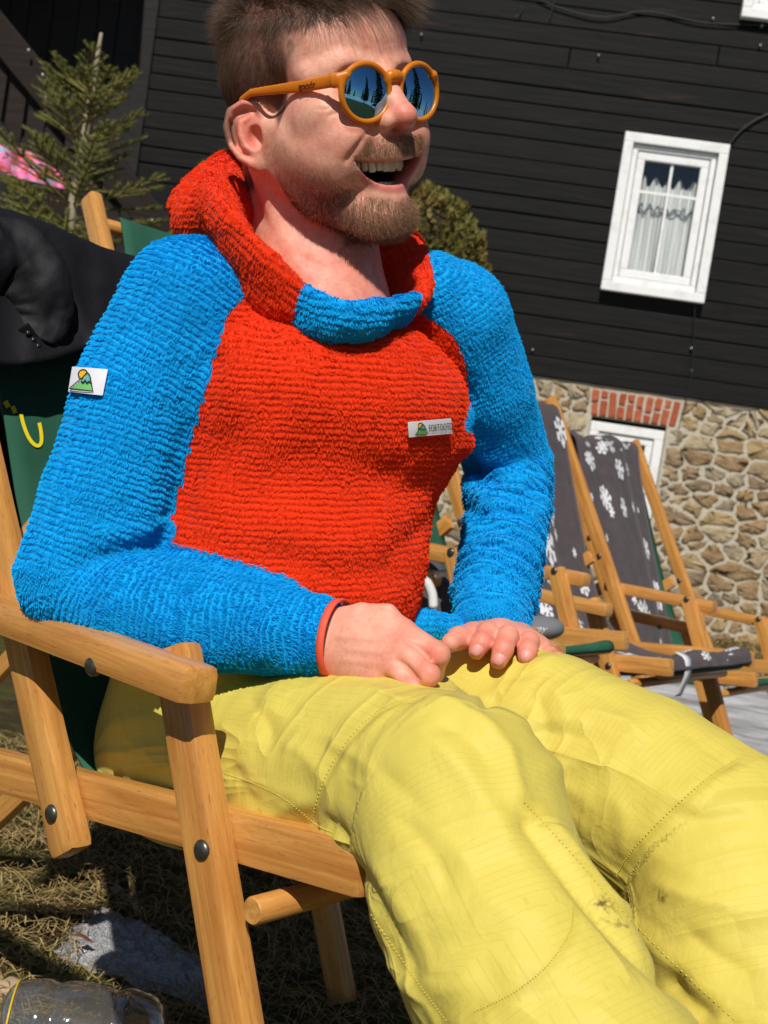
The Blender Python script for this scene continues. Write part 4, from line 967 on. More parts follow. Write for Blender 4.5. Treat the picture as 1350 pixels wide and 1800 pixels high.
def leaf(px, py, label, sz=.03):
    c = on_plane(px, py, (0, 0, .040), np.array([0, 0, 1.0])); VV, FF = [], []; n = 10
    for i in range(n + 1):
        t = i / n; w = .32 * math.sin(math.pi * t) ** .8; 
        for s in (-1, 0, 1): VV.append(c + sz * np.array([(t - .5) * 2, s * w - .3 * (t - .5), .12 + .3 * abs(s) * w + .15 * math.sin(t * 5)]))
    FF = [(i * 3 + j, i * 3 + j + 1, (i + 1) * 3 + j + 1, (i + 1) * 3 + j) for i in range(n) for j in range(2)]
    o = mesh_obj('dry_leaf', VV, FF, Mat('brown_leaf', .7, srgb(120, 70, 44)).m); md = o.modifiers.new('t', 'SOLIDIFY'); md.thickness = .0006; tag(o, label, 'leaf')
leaf(145, 1652, 'small brown dry leaf lying on the snow patch', .016)
def chip():
    c = on_plane(2, 1745, (0, 0, .012), np.array([0, 0, 1.0])); f = Field(c - .05, c + .05, .004); f.ell(c, (.026, .02, .014), k=0); f.ell(c + np.array([.01, .008, .004]), (.014, .016, .012), k=.01); V, F = f.mesh(); V += normals(V, F) * (vnoise(V / .012, 2) * .004)[:, None]
    tag(mesh_obj('pebble', V, F, Mat('beige_stone', .85, srgb(176, 150, 118)).m), 'beige pebble at the left edge beside the bottle', 'stone')
chip()
# pink floral cloth on the stair
def floral():
    m = Mat('floral_cotton', .85); uvs = m.attr('pattern', 'Vector'); vo = m.node('ShaderNodeTexVoronoi'); m.put(vo.inputs['Vector'], uvs); vo.inputs['Scale'].default_value = 9
    pal = m.ramp(m.sep(vo.outputs['Color'])[0], [(0, srgb(236, 130, 176)), (.35, srgb(226, 84, 150)), (.55, srgb(60, 40, 40)), (.68, srgb(232, 92, 60)), (.8, srgb(120, 180, 200)), (.92, srgb(240, 220, 230))], 'CONSTANT'); n2 = m.ramp(m.noise(uvs, 14, 3), [(.45, 0), (.5, 1)])
    m.set('Base Color', m.mix(n2, srgb(232, 140, 184), pal)); C = [(-20, 232), (70, 262), (128, 335), (112, 400), (-20, 330)]; z = 5.6; VV, uv = [], []; n = 24
    for j in range(n + 1):
        for i in range(n + 1):
            u, v = i / n, j / n; tp = np.array([-30, 250]) * (1 - u) + np.array([104, 292]) * u + np.array([0, -10 * math.sin(math.pi * u)]); bt = np.array([-40, 296]) * (1 - u) + np.array([122, 334]) * u; q = tp * (1 - v) + bt * v
            VV.append(at(q[0], q[1], z + .03 * math.sin(u * 14 + v * 2) + .02 * math.sin(u * 29))); uv.append((u, v * .7, 0))
    FF = [(j * (n + 1) + i, j * (n + 1) + i + 1, (j + 1) * (n + 1) + i + 1, (j + 1) * (n + 1) + i) for j in range(n) for i in range(n)]
    o = mesh_obj('floral_cloth', VV, FF, m.m); vattr(o, 'pattern', np.array(uv)); tag(o, 'pink floral cloth hanging behind the spruce at the left edge', 'cloth')
floral()
# grey cushion with white script on the seat behind the far hand, and a grey padded bag with white trim
def cushion():
    r0, P, pr, so = CH['N']; c = at(936, 1104, 2.45); f = Field(c - .16, c + .16, .006); Rr = np.stack([RMn[:, 0], RMn[:, 1], RMn[:, 2]], 1); f.ell(c, (.060, .022, .05), Rr, k=0); f.ell(c + RMn[:, 0] * .02, (.040, .020, .05), Rr, k=.02); V, F = f.mesh(); s = Sculpt(V, F)
    o = mesh_obj('cushion', V, F, Mat('grey_fleece', .9, srgb(112, 114, 118)).m); tag(o, 'small grey cushion with white script lettering behind the man\'s far hand', 'cushion')
    cu = bpy.data.curves.new('t', 'FONT'); cu.body = 'rey'; cu.size = 1; cu.shear = .3; to = bpy.data.objects.new('t', cu); COL.objects.link(to); bpy.context.view_layer.update(); me = to.to_mesh(); Q = np.array([v.co[:] for v in me.vertices]); FX = [tuple(p.vertices) for p in me.polygons]; bpy.data.objects.remove(to)
    VV = []
    for q in Q:
        x, y = 934 + q[0] * 20, 1109 - q[1] * 16 + q[0] * 1.5; h = s.hit(x, y); h = at(x, y, 2.41) if h is None else h; VV.append(h - nz(ray(x, y)) * .002)
    adopt(mesh_obj('lettering', VV, FX, Mat('white_print', .8, srgb(226, 226, 226)).m, None, False), o)
cushion()
def bag():
    c = at(768, 1050, 2.35); root = empty('padded_bag', c); tag(root, 'dark grey padded bag with white trim seen between the man\'s torso and far arm', 'bag'); mgr = Mat('grey_padding', .85, srgb(74, 74, 80)).m; mwt = Mat('white_trim', .8, srgb(220, 220, 220)).m
    f = Field(c - .22, c + .22, .008); f.ell(c + RMn[:, 0] * -.05, (.08, .06, .085), k=0); f.ell(c + RMn[:, 0] * .03 + RMn[:, 1] * -.02, (.06, .06, .05), k=.03); V, F = f.mesh(); V += normals(V, F) * (vnoise(V / .04, 3) * .008)[:, None]; mesh_obj('bag_body', V, F, mgr, root)
    b = MB(); b.tube(spline(np.array([at(742, 1018, 2.25), at(752, 1026, 2.25), at(760, 1045, 2.25), at(762, 1068, 2.25)]), 16), .009, 8); b.build('trim', mwt, root, True)
    b = MB(); b.tube(spline(np.array([at(764, 1012, 2.27), at(776, 1008, 2.27), at(786, 1007, 2.27)]), 10), .007, 8); b.build('trim', mwt, root, True)
    f = Field(at(770, 1098, 2.2) - .1, at(770, 1098, 2.2) + .1, .006); f.ell(at(768, 1097, 2.2), (.035, .03, .012), k=0); V, F = f.mesh(); o = mesh_obj('white_towel', V, F, mwt); tag(o, 'crumpled white towel just above the blue hem of the hoodie', 'towel')
bag()
BODY_PARTS = []
# ------------------------------------------------------------------ the man: head and face
HS = 0.976e-3
def head_frame():
    psi, p, r = math.radians(44.0), math.radians(-6.2), math.radians(14.0)
    X = np.array([math.sin(psi) * math.cos(p), math.sin(p), math.cos(psi) * math.cos(p)])
    Y = np.array([math.cos(psi), 0, -math.sin(psi)]); Z = np.cross(X, Y)
    c, s = math.cos(r), math.sin(r)
    R = np.stack([X, c * Y + s * Z, -s * Y + c * Z], 1)
    o = np.array([-0.0601, 0.3748, -1.16])
    return RMn @ R, CPOS + RMn @ o
HR, HO = head_frame()
def h2w(P): return HO + (np.atleast_2d(P) * HS) @ HR.T
def w2h(P): return ((np.atleast_2d(P) - HO) @ HR) / HS
NECK_W = at(577, 590, 1.185)
PERSON = empty('person', at(430, 1330, 1.15))
tag(PERSON, 'laughing bearded man in red and blue fleece hoodie and yellow snow pants, seated', 'person')

def ear_axes(sd):
    up = nz([-.20, 0, .98]); f = nz(np.array([math.cos(.62), -sd * math.sin(.62), 0])); f = nz(f - up * (f @ up))
    n = np.cross(up, f) * (1 if sd < 0 else -1)
    if n[1] * sd < 0: n = -n
    return f, n, up
def build_head():
    f = Field((-125, -100, -215), (142, 100, 150), 1.6)
    E, T = f.ell, f.tube; P = 25
    E((-12, 0, 56), (99, 76, 80), k=0, pad=P)
    E((27, 0, 60), (57, 65, 56), k=18, pad=P)
    E((42, 0, 0), (46, 60, 58), k=18, pad=P)
    E((34, 0, -42), (50, 49, 46), k=18, pad=P)
    for s in (-1, 1):
        T([(82, s * 8, 36), (75, s * 36, 41), (56, s * 55, 35)], [8, 8.5, 8], k=13, pad=P)
        fy = 1.0 if s < 0 else .90
        E((56, s * 52 * fy, 0), (24, 14, 15), k=15, pad=P)
        E((73, s * 40 * fy, -20), (20, 19, 18), k=14, pad=P)
        T([(-6, s * 60, -12), (-2, s * 57, -34), (36, s * 43 * fy, -73), (72, s * 15, -95)], [12, 13, 14, 14], k=14, pad=P)
        E((44, s * 43 * fy, -32), (36, 19, 34), k=22, pad=P)
        E((14, s * 50, -26), (26, 16, 26), k=20, pad=P)
    E((71, 0, -40), (27, 36, 28), k=14, pad=P)
    E((77, 0, -94), (15, 22, 17), k=12, pad=P)
    E((46, 0, -78), (42, 35, 22), k=14, pad=P)
    # eye sockets and closed, squinting lids
    for s in (-1, 1):
        E((94, s * 33, 24), (13, 17, 11), k=10, cut=True, pad=P)
        E((74, s * 33, 23), (13, 15, 12), k=5, pad=P)
    # nose
    T([(91, 0, 32), (100, 0, 12), (110, 0, -6)], [7.6, 7.8, 9], k=8, pad=P)
    E((114.5, 0, -8.5), (9.8, 9.6, 8.6), k=7, pad=P)
    for s in (-1, 1):
        E((102, s * 12.6, -11.5), (10, 6.0, 7.6), k=6, pad=P)
    for s in (-1, 1): E((110, s * 7, -20.5), (7, 4, 5.5), k=2.5, cut=True, pad=10)
    E((91, 0, -34), (9, 22, 11), k=9, pad=P)
    # lips round an open laughing mouth
    T([(52, -46, -40), (76, -31, -43), (92, -10, -43.5), (94, 0, -44.5), (92, 10, -43.5), (78, 29, -43), (58, 41, -42)], [1.2, 2.6, 3.4, 3.6, 3.4, 2.8, 1.5], k=5, pad=P)
    T([(52, -46, -42), (73, -31, -57), (85, -12, -71), (87, 0, -73), (85, 12, -71), (75, 28, -57), (58, 41, -43)], [1.2, 3.6, 6.0, 6.6, 6.0, 4, 1.5], k=5, pad=P)
    def mouth(X, Y, Z):
        q = np.clip(np.abs(Y) / np.where(Y < 0, 46.0, 41.0), 0, 1.3)
        zu = -46.5 + 5.0 * q ** 2; zl = -67.5 + 26 * q ** 2.2
        return np.maximum(np.maximum(Z - zu, zl - Z), 28 - X) * .8
    f.op((30, -56, -85), (130, 52, -34), mouth, 1.6, True)
    # ears
    for s in (-1, 1):
        a, n, u = ear_axes(s); o = np.array([-13, s * 78, -9.0])
        q = lambda A, B, N=0: o + a * A * 1.17 + u * B + n * N
        Re = np.stack([a, n, u], 1)
        E(q(-3, 2, -2), (15, 4, 27), Re, k=5, pad=P)
        E(q(12, 0, -5), (9, 7, 22), Re, k=6, pad=P)
        T([q(4, 3, 2), q(13, 12, 1), q(11, 25, 2), q(0, 31, 3), q(-12, 27, 4.5), q(-18, 13, 6), q(-18, -3, 6), q(-13, -17, 5), q(-5, -26, 3)],
          [2.2, 2.8, 3.2, 3.5, 3.6, 3.5, 3.3, 3.3, 4], k=2.2, pad=P)
        T([q(2, 19, 1), q(-6, 13, 3.5), q(-8, 2, 4.5), q(-7, -8, 4.5), q(-2, -15, 3.5), q(4, -16, 3)], [2.5, 3, 3.2, 3, 3, 3], k=3, pad=P)
        E(q(1, -26, 1.5), (8.5, 4.6, 8.5), Re, k=4, pad=P)
        E(q(12, -5, 2.5), (3.6, 4, 6.5), Re, k=3, pad=P)
        E(q(3.5, -3, 4), (7.5, 9.5, 11.5), Re, k=2, cut=True, pad=12)
        E(q(-1, 23, 4.5), (8, 4.5, 4.5), Re, k=2, cut=True, pad=10)
        E(q(-13.5, 6, 6), (2.6, 4, 14), Re, k=2, cut=True, pad=10)
    # neck
    nb = w2h(NECK_W)[0]
    T([(-32, 0, -25), (-33, 0, -80), nb * .55 + np.array([-33, 0, -80]) * .45, nb], [56, 55, 57, 64], k=14, pad=P)
    for s in (-1, 1):
        T([(-22, s * 58, -35), (-8, s * 40, -110), nb + np.array([42, s * 12, 0])], [9, 9, 9], k=16, pad=P)
    E((22, 0, -128), (14, 14, 16), k=14, pad=P)
    V, F = f.mesh()
    V = relax(V, F, 2, .45)
    return V, F
HV, HF = build_head()
hs = Sculpt(h2w(HV), HF)
def hstroke(L, amp, w, taper=.2):
    """groove or ridge along a polyline given in head millimetres"""
    L = spline(np.asarray(L, float), 30); P = w2h(hs.V); lo, hi = L.min(0) - 4 * w, L.max(0) + 4 * w
    m = np.where(((P > lo) & (P < hi)).all(1))[0]
    if len(m) == 0: return
    d, fr, _ = polydist(P[m], L); tp = np.clip(np.minimum(fr, 1 - fr) / taper, 0, 1) if taper else 1
    hs.V[m] += hs.N[m] * (amp * HS * np.exp(-(d / w) ** 2) * tp)[:, None]
def fold(px, amp, w, taper=.2): hs.stroke(px, amp * HS, w * HS, taper)
# laugh lines, bags, crow's feet, forehead lines
fold([(655, 222), (634, 250), (610, 281), (606, 296)], -1.7, 3.0, .2)
fold([(640, 228), (612, 256), (590, 285), (585, 310)], .9, 8, .3)
for q in ([(570, 196), (583, 186), (596, 180)], [(566, 186), (580, 180), (596, 176)], [(572, 206), (586, 200), (600, 200)], [(556, 190), (566, 192), (580, 190)]):
    fold(q, -.8, 1.6, .3)
fold([(600, 226), (622, 233), (648, 228)], -.7, 2.5, .3)
fold([(640, 352), (672, 362), (700, 352)], -2.0, 6, .3)          # under the lower lip
fold([(645, 75), (675, 78), (700, 70)], -.3, 2.5, .3)
# neck tendon and creases
fold([(450, 330), (500, 420), (548, 505)], 1.8, 9, .2)
fold([(505, 440), (570, 470), (640, 462)], -1.0, 5, .3)
hs.V = relax(hs.V, HF, 1, .3); hs.rebuild()
HV = w2h(hs.V)
def hmask(c, r, p=2.0):
    d = ((HV - np.asarray(c)) / np.asarray(r)) ** 2
    return np.exp(-d.sum(1) ** (p / 2))
def sstep(x, a, b):
    t = np.clip((x - a) / (b - a), 0, 1); return t * t * (3 - 2 * t)
def hline(pix):
    """height of a line on the near side of the face as a function of how far forward it is"""
    L = np.array([q for q in (hs.hit(*p) for p in spline(np.array(pix, float), 30)) if q is not None]); L = w2h(L); o = np.argsort(L[:, 0]); return L[o, 0], L[o, 2]
B_TOP = hline([(482, 205), (492, 228), (512, 256), (540, 276), (578, 288), (606, 306), (622, 330), (640, 346)])
B_LOW = hline([(490, 322), (512, 352), (548, 378), (592, 400), (640, 424)])
def beard_mask(P):
    x, y, z = P.T; ay = np.abs(y); n = vnoise(P / 6.0, 3) * 3.0
    top = np.interp(x, *B_TOP); low = np.interp(x, *B_LOW, left=-30)
    side = sstep(top + n - z, -3, 16) * sstep(z - (low - 9 + n), -8, 5)
    chin = sstep(x, 46, 60) * sstep(-z, 78, 86) * sstep(z + .25 * (80 - x), -130, -116)
    stache = sstep(z + n * .3 - 4.5 * (ay / 40) ** 2, -46, -43.5) * sstep(-z, 21, 25) * sstep(43 - ay, 0, 9) * sstep(x, 50, 62)
    corner = np.exp(-(((x - 62) / 9) ** 2 + ((ay - 41) / 8) ** 2 + ((z + 56) / 13) ** 2)) * .9
    m = np.maximum(np.maximum(side, stache), np.maximum(chin, corner))
    lowlip = sstep(45 - ay, 0, 6) * sstep(-z, 40, 44) * sstep(z - 26 * (ay / 44) ** 2.2, -83, -78) * sstep(x, 46, 60)
    bare = np.exp(-(((x - 76) / 12) ** 2 + ((ay - 30) / 9) ** 2 + ((z + 72) / 9) ** 2)) * .6
    ear = 1 - np.exp(-(((x + 12) / 15) ** 2 + ((ay - 82) / 13) ** 2 + ((z + 8) / 34) ** 4))
    return np.clip(m * (1 - lowlip) * (1 - bare) * sstep(x, -10, -1) * ear, 0, 1)
def scalp_mask(P):
    x, y, z = P.T; ay = np.abs(y); n = vnoise(P / 6.0, 9) * 3
    front = np.interp(ay, [0, 20, 38, 50, 58, 66, 90], [82, 80, 79, 77, 73, 58, 32]) + n      # most forward x that grows hair
    low = np.interp(x, [-110, -60, -38, -26, -14, 6, 22, 40, 70], [-62, -66, -58, -20, 20, 14, -6, 40, 78]) + n
    soft = sstep(ay, 36, 56); m = sstep(front - x + soft * vnoise(P / 5.0, 19) * 6, -3 - 10 * soft, 5 + 9 * soft) * sstep(z - low, -5, 7)
    ear = 1 - np.exp(-(((x + 12) / 17) ** 2 + ((ay - 84) / 11) ** 2 + ((z - 0) / 33) ** 4))
    return np.clip(m * ear, 0, 1)
BM = beard_mask(HV); SM = scalp_mask(HV)
lips = np.zeros(len(HV))
x_, y_, z_ = HV.T
_q = np.clip(np.abs(y_) / np.where(y_ < 0, 46.0, 41.0), 0, 1.2)
_ul = np.exp(-((z_ - (-45.2 + 4.5 * _q ** 2)) / 2.2) ** 2) * sstep(38 - np.abs(y_), 0, 5) * sstep(x_, 64, 76)
_ll = np.exp(-((z_ - (-71.0 + 28 * _q ** 2.2)) / 5.0) ** 4) * sstep(45 - np.abs(y_), 0, 6) * sstep(x_, 50, 66)
lips = np.clip(np.maximum(_ul * .45, _ll * .85), 0, 1)
inner = sstep(_q, 1.05, .95) * sstep(-46 + 4.5 * _q ** 2 - z_, -1, 2) * sstep(z_ - (-70.5 + 27 * _q ** 2.2), -1, 2) * sstep(83 - x_ - 30 * _q ** 2, 0, 6)
red = .75 * hmask((112, 0, -10), (20, 17, 17)) + .55 * hmask((82, -42, -12), (26, 20, 17)) + .55 * hmask((82, 42, -12), (26, 20, 17)) \
    + .5 * hmask((88, 0, 30), (14, 18, 9)) + .2 * hmask((80, 0, 62), (30, 45, 14)) + .20 * (1 + vnoise(HV / 9, 5)) + .12 * vnoise(HV / 3.5, 6) \
    + .25 * hmask((60, -50, 10), (18, 14, 12))
_er = np.maximum(hmask((-15, -84, -2), (24, 14, 40), 4), hmask((-15, 84, -2), (24, 14, 40), 4))
red = red + .5 * _er
neckred = sstep(-z_, 100, 135) * .42
mat = Mat('skin', .47, spec=.42)
base = mat.mix(mat.attr('red'), srgb(240, 184, 156), srgb(222, 112, 94))
base = mat.mix(mat.attr('lips'), base, srgb(208, 116, 110))
base = mat.mix(mat.math('MULTIPLY', mat.attr('stubble'), .42), base, srgb(142, 100, 76))
base = mat.mix(mat.math('MULTIPLY', mat.attr('scalp'), .9), base, srgb(78, 56, 44))
base = mat.mix(mat.attr('inner'), base, srgb(110, 40, 38))
oc = mat.coord()
fine = mat.noise(oc, 900, 3, .6)
base = mat.mix(mat.math('MULTIPLY', mat.ramp(mat.noise(oc, 260, 3), [(.42, 0), (.72, 1)]), .26), base, srgb(180, 100, 84))
mat.set('Base Color', base)
mat.set('Subsurface Weight', .16); mat.b.inputs['Subsurface Radius'].default_value = (1.0, .35, .2); mat.set('Subsurface Scale', .004)
mat.set('Roughness', mat.ramp(mat.noise(oc, 420, 3), [(.3, .38), (.7, .58)]))
mat.bump(mat.math('ADD', mat.math('MULTIPLY', mat.noise(oc, 1500, 2, .6), .7), mat.noise(oc, 520, 3)), .26, .0013)
M_SKIN = mat.m

# teeth: each tooth a piece of its own on an arch
def rounded(c, size, R):
    b = MB(); b.box(c, size, R, bev=min(size) * .42); return b
mt = Mat('tooth_enamel', .18, srgb(226, 210, 178), spec=.6); mt.set('Subsurface Weight', .1); mt.set('Subsurface Scale', .002)
mt.set('Base Color', mt.mix(mt.objrand(), srgb(240, 232, 214), srgb(222, 206, 172))); M_TOOTH = mt.m
mtg = Mat('tongue', .35, srgb(190, 92, 90)); M_TONGUE = mtg.m
def teeth(zc, hgt, xf, rad, n, name):
    root = None
    for i in range(n):
        t = (i - (n - 1) / 2)
        w = [8.6, 7.0, 7.8, 7.0, 7.2, 8][int(abs(t))] if name == 'upper_teeth' else [5.4, 6.0, 6.8, 7, 7, 7][int(abs(t))]
        ang = t * (7.4 if name == 'upper_teeth' else 6.0) / rad
        h = hgt * [1, .86, .97, .8, .75, .7][int(abs(t))]
        c = np.array([xf - rad * (1 - math.cos(ang)) * .9, rad * math.sin(ang), zc - (h / 2 if name == 'upper_teeth' else -h / 2) + .5 * (i % 2)])
        ct, st = math.cos(ang), math.sin(ang); R = np.array([[ct, st, 0], [-st, ct, 0], [0, 0, 1.0]]).T
        R = np.array([[ct, -st, 0], [st, ct, 0], [0, 0, 1.0]])
        b = rounded(c, (5.5, w * .92, h), R)
        o = mesh_obj('tooth', h2w(np.array(b.v)), b.f, M_TOOTH, TEETHP, True)
# ------------------------------------------------------------------ hair, beard
def strands(P0, N0, length, dirs, k=5, curl=0.0, grav=0.0):
    n = len(P0); out = np.zeros((n, k, 3)); out[:, 0] = P0; d = dirs / (np.linalg.norm(dirs, axis=1)[:, None] + 1e-9)
    st = length[:, None] / (k - 1)
    for i in range(1, k):
        out[:, i] = out[:, i - 1] + d * st
        d = d + curl * rng.normal(size=(n, 3)) + np.array([0, 0, -grav]); d /= np.linalg.norm(d, axis=1)[:, None]
    return out
def hair_mat(name, root, tip, rough=.38):
    m = Mat(name, rough, spec=.5)
    hi = m.node('ShaderNodeHairInfo')
    c = m.mix(hi.outputs['Intercept'], root, tip)
    c = m.mix(m.math('MULTIPLY', hi.outputs['Random'], .55), c, tip)
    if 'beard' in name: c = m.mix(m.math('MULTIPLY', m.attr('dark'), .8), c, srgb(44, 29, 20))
    m.set('Base Color', c); return m.m
M_HAIR = hair_mat('hair_brown', srgb(34, 24, 16), srgb(104, 76, 52))
M_BEARD = hair_mat('beard_brown', srgb(74, 50, 33), srgb(158, 118, 80))
def head_normals(): return hs.N
def grow_hair(n):
    f, W4 = sample_faces(hs.V, HF, n, SM[HF].mean(1) ** 1.5)
    P = lerp4(HV, HF, f, W4); N = lerp4(hs.N @ HR, HF, f, W4)          # head frame
    x, y, z = P.T; ay = np.abs(y)
    top = sstep(z, 78, 112)                                               # 0 sides, 1 top
    fade = sstep(z, 5, 70)
    back = sstep(-x, 20, 60)
    L = 3.2 + 8 * fade + 7 * back * sstep(z, -40, 30) + top * (10 + 34 * sstep(x, 0, 72))
    L *= .7 + .5 * rng.random(n)
    L *= .35 + .65 * lerp4(SM, HF, f, W4) ** 2
    flow_side = np.stack([-.75 + 0 * x, np.sign(y) * .12, -.75 + 0 * x], 1)
    flow_back = np.stack([-.15 + 0 * x, 0 * x, -1 + 0 * x], 1)
    # the top sweeps forward and up to his left, in clumps
    ck = np.floor(P / np.array([13, 9, 13.0])); cr = np.stack([vnoise(ck * 3.7 + .37 + 17 * i, 40 + i) for i in range(3)], 1)
    flow_top = np.stack([.9 + .3 * cr[:, 0], .30 + .6 * cr[:, 1], .05 + .35 * cr[:, 2]], 1)
    # crown: away from the whorl at the back
    cw = sstep(-x, -10, 55)[:, None]
    flow_top = flow_top * (1 - cw) + cw * (np.stack([-.5 + .2 * cr[:, 0], .3 * cr[:, 1] + .3 * np.sign(y), .2 + 0 * x], 1))
    D = (flow_side * (1 - back[:, None]) + flow_back * back[:, None]) * (1 - top[:, None]) + flow_top * top[:, None]
    T = D - N * (D * N).sum(1)[:, None] * (1 - .75 * top[:, None])
    lift = (.03 + .18 * (1 - fade) * (1 - back) + .28 * top)[:, None]
    d = T + N * lift + rng.normal(size=(n, 3)) * (.07 + .08 * top)[:, None]
    S = strands(P - N * .5, N, L, d, 6, .09, .10)
    k = S.shape[1]
    return h2w(S.reshape(-1, 3)).reshape(n, k, 3)
TEETHP = PERSON
teeth(-43.5, 12.0, 88, 36, 12, 'upper_teeth')
teeth(-71.5, 8.0, 78, 28, 8, 'lower_teeth')
ft = Field((25, -30, -95), (92, 30, -60), 1.6); ft.ell((58, 0, -71), (26, 20, 7), k=0, pad=10)
_v, _f = ft.mesh(); mesh_obj('tongue', h2w(_v), _f, M_TONGUE, PERSON)
def wisps(n):
    """loose strands that fall from the hairline over the forehead"""
    f, W4 = sample_faces(hs.V, HF, n, SM[HF].mean(1) * np.exp(-((HV[HF].mean(1)[:, 0] - 74) / 9) ** 2) * (np.abs(HV[HF].mean(1)[:, 1]) < 52))
    P = lerp4(HV, HF, f, W4); N = lerp4(hs.N @ HR, HF, f, W4); ck = np.floor(P[:, 1] / 7); sd = vnoise(np.stack([ck * 2.7, ck * 0, ck * 0 + 1], 1), 61)
    d = np.stack([.95 + 0 * sd, .45 * sd + .25, .30 + .25 * sd], 1) + N * .15 + rng.normal(size=(n, 3)) * .10; L = rng.uniform(16, 40, n)
    out = np.zeros((n, 8, 3)); out[:, 0] = P - N * .4; d /= np.linalg.norm(d, axis=1)[:, None]
    for i in range(1, 8):
        out[:, i] = out[:, i - 1] + d * (L / 7)[:, None]; d = d + np.array([-.10, .02, -.26]) + rng.normal(size=(n, 3)) * .05; d /= np.linalg.norm(d, axis=1)[:, None]
    return h2w(out.reshape(-1, 3)).reshape(n, 8, 3)
fringe = curves_obj('fringe', wisps(900), rng.uniform(.00010, .00017, 900), M_HAIR, PERSON)
hair = curves_obj('hair', grow_hair(46000), rng.uniform(.00010, .00017, 46000), M_HAIR, PERSON)
def grow_beard(n):
    _c = HV[HF].mean(1); f, W4 = sample_faces(hs.V, HF, n, BM[HF].mean(1) ** 1.3 * (1 + .7 * (_c[:, 2] > -46) * (_c[:, 0] > 66)))
    P = lerp4(HV, HF, f, W4); N = lerp4(hs.N @ HR, HF, f, W4); x, y, z = P.T; ay = np.abs(y)
    chin = np.exp(-(((x - 85) / 32) ** 2 + ((z + 98) / 18) ** 2))
    st = sstep(z, -46, -43) * sstep(x, 58, 68) * (np.abs(y) < 40)
    L = (1.8 + 4.4 * sstep(-z, 40, 90) + 1.5 * chin + 2.6 * st) * (.55 + .7 * rng.random(n))
    D = np.stack([.25 + 0 * x, .25 * np.sign(y), -1 + 0 * x], 1)
    D = np.where((st > .3)[:, None], np.stack([.1 + 0 * x, .5 * np.sign(y), -.9 + 0 * x], 1), D)
    T = D - N * (D * N).sum(1)[:, None] * .8
    d = T * .9 + N * (.55 + .2 * chin)[:, None] + rng.normal(size=(n, 3)) * .26
    S = strands(P - N * .4, N, L, d, 4, .12)
    global BEARD_DARK
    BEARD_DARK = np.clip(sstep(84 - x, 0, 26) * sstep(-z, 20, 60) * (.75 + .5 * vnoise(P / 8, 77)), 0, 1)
    return h2w(S.reshape(-1, 3)).reshape(n, 4, 3)
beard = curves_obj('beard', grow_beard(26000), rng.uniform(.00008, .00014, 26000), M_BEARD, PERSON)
curve_attr(beard, 'dark', BEARD_DARK)

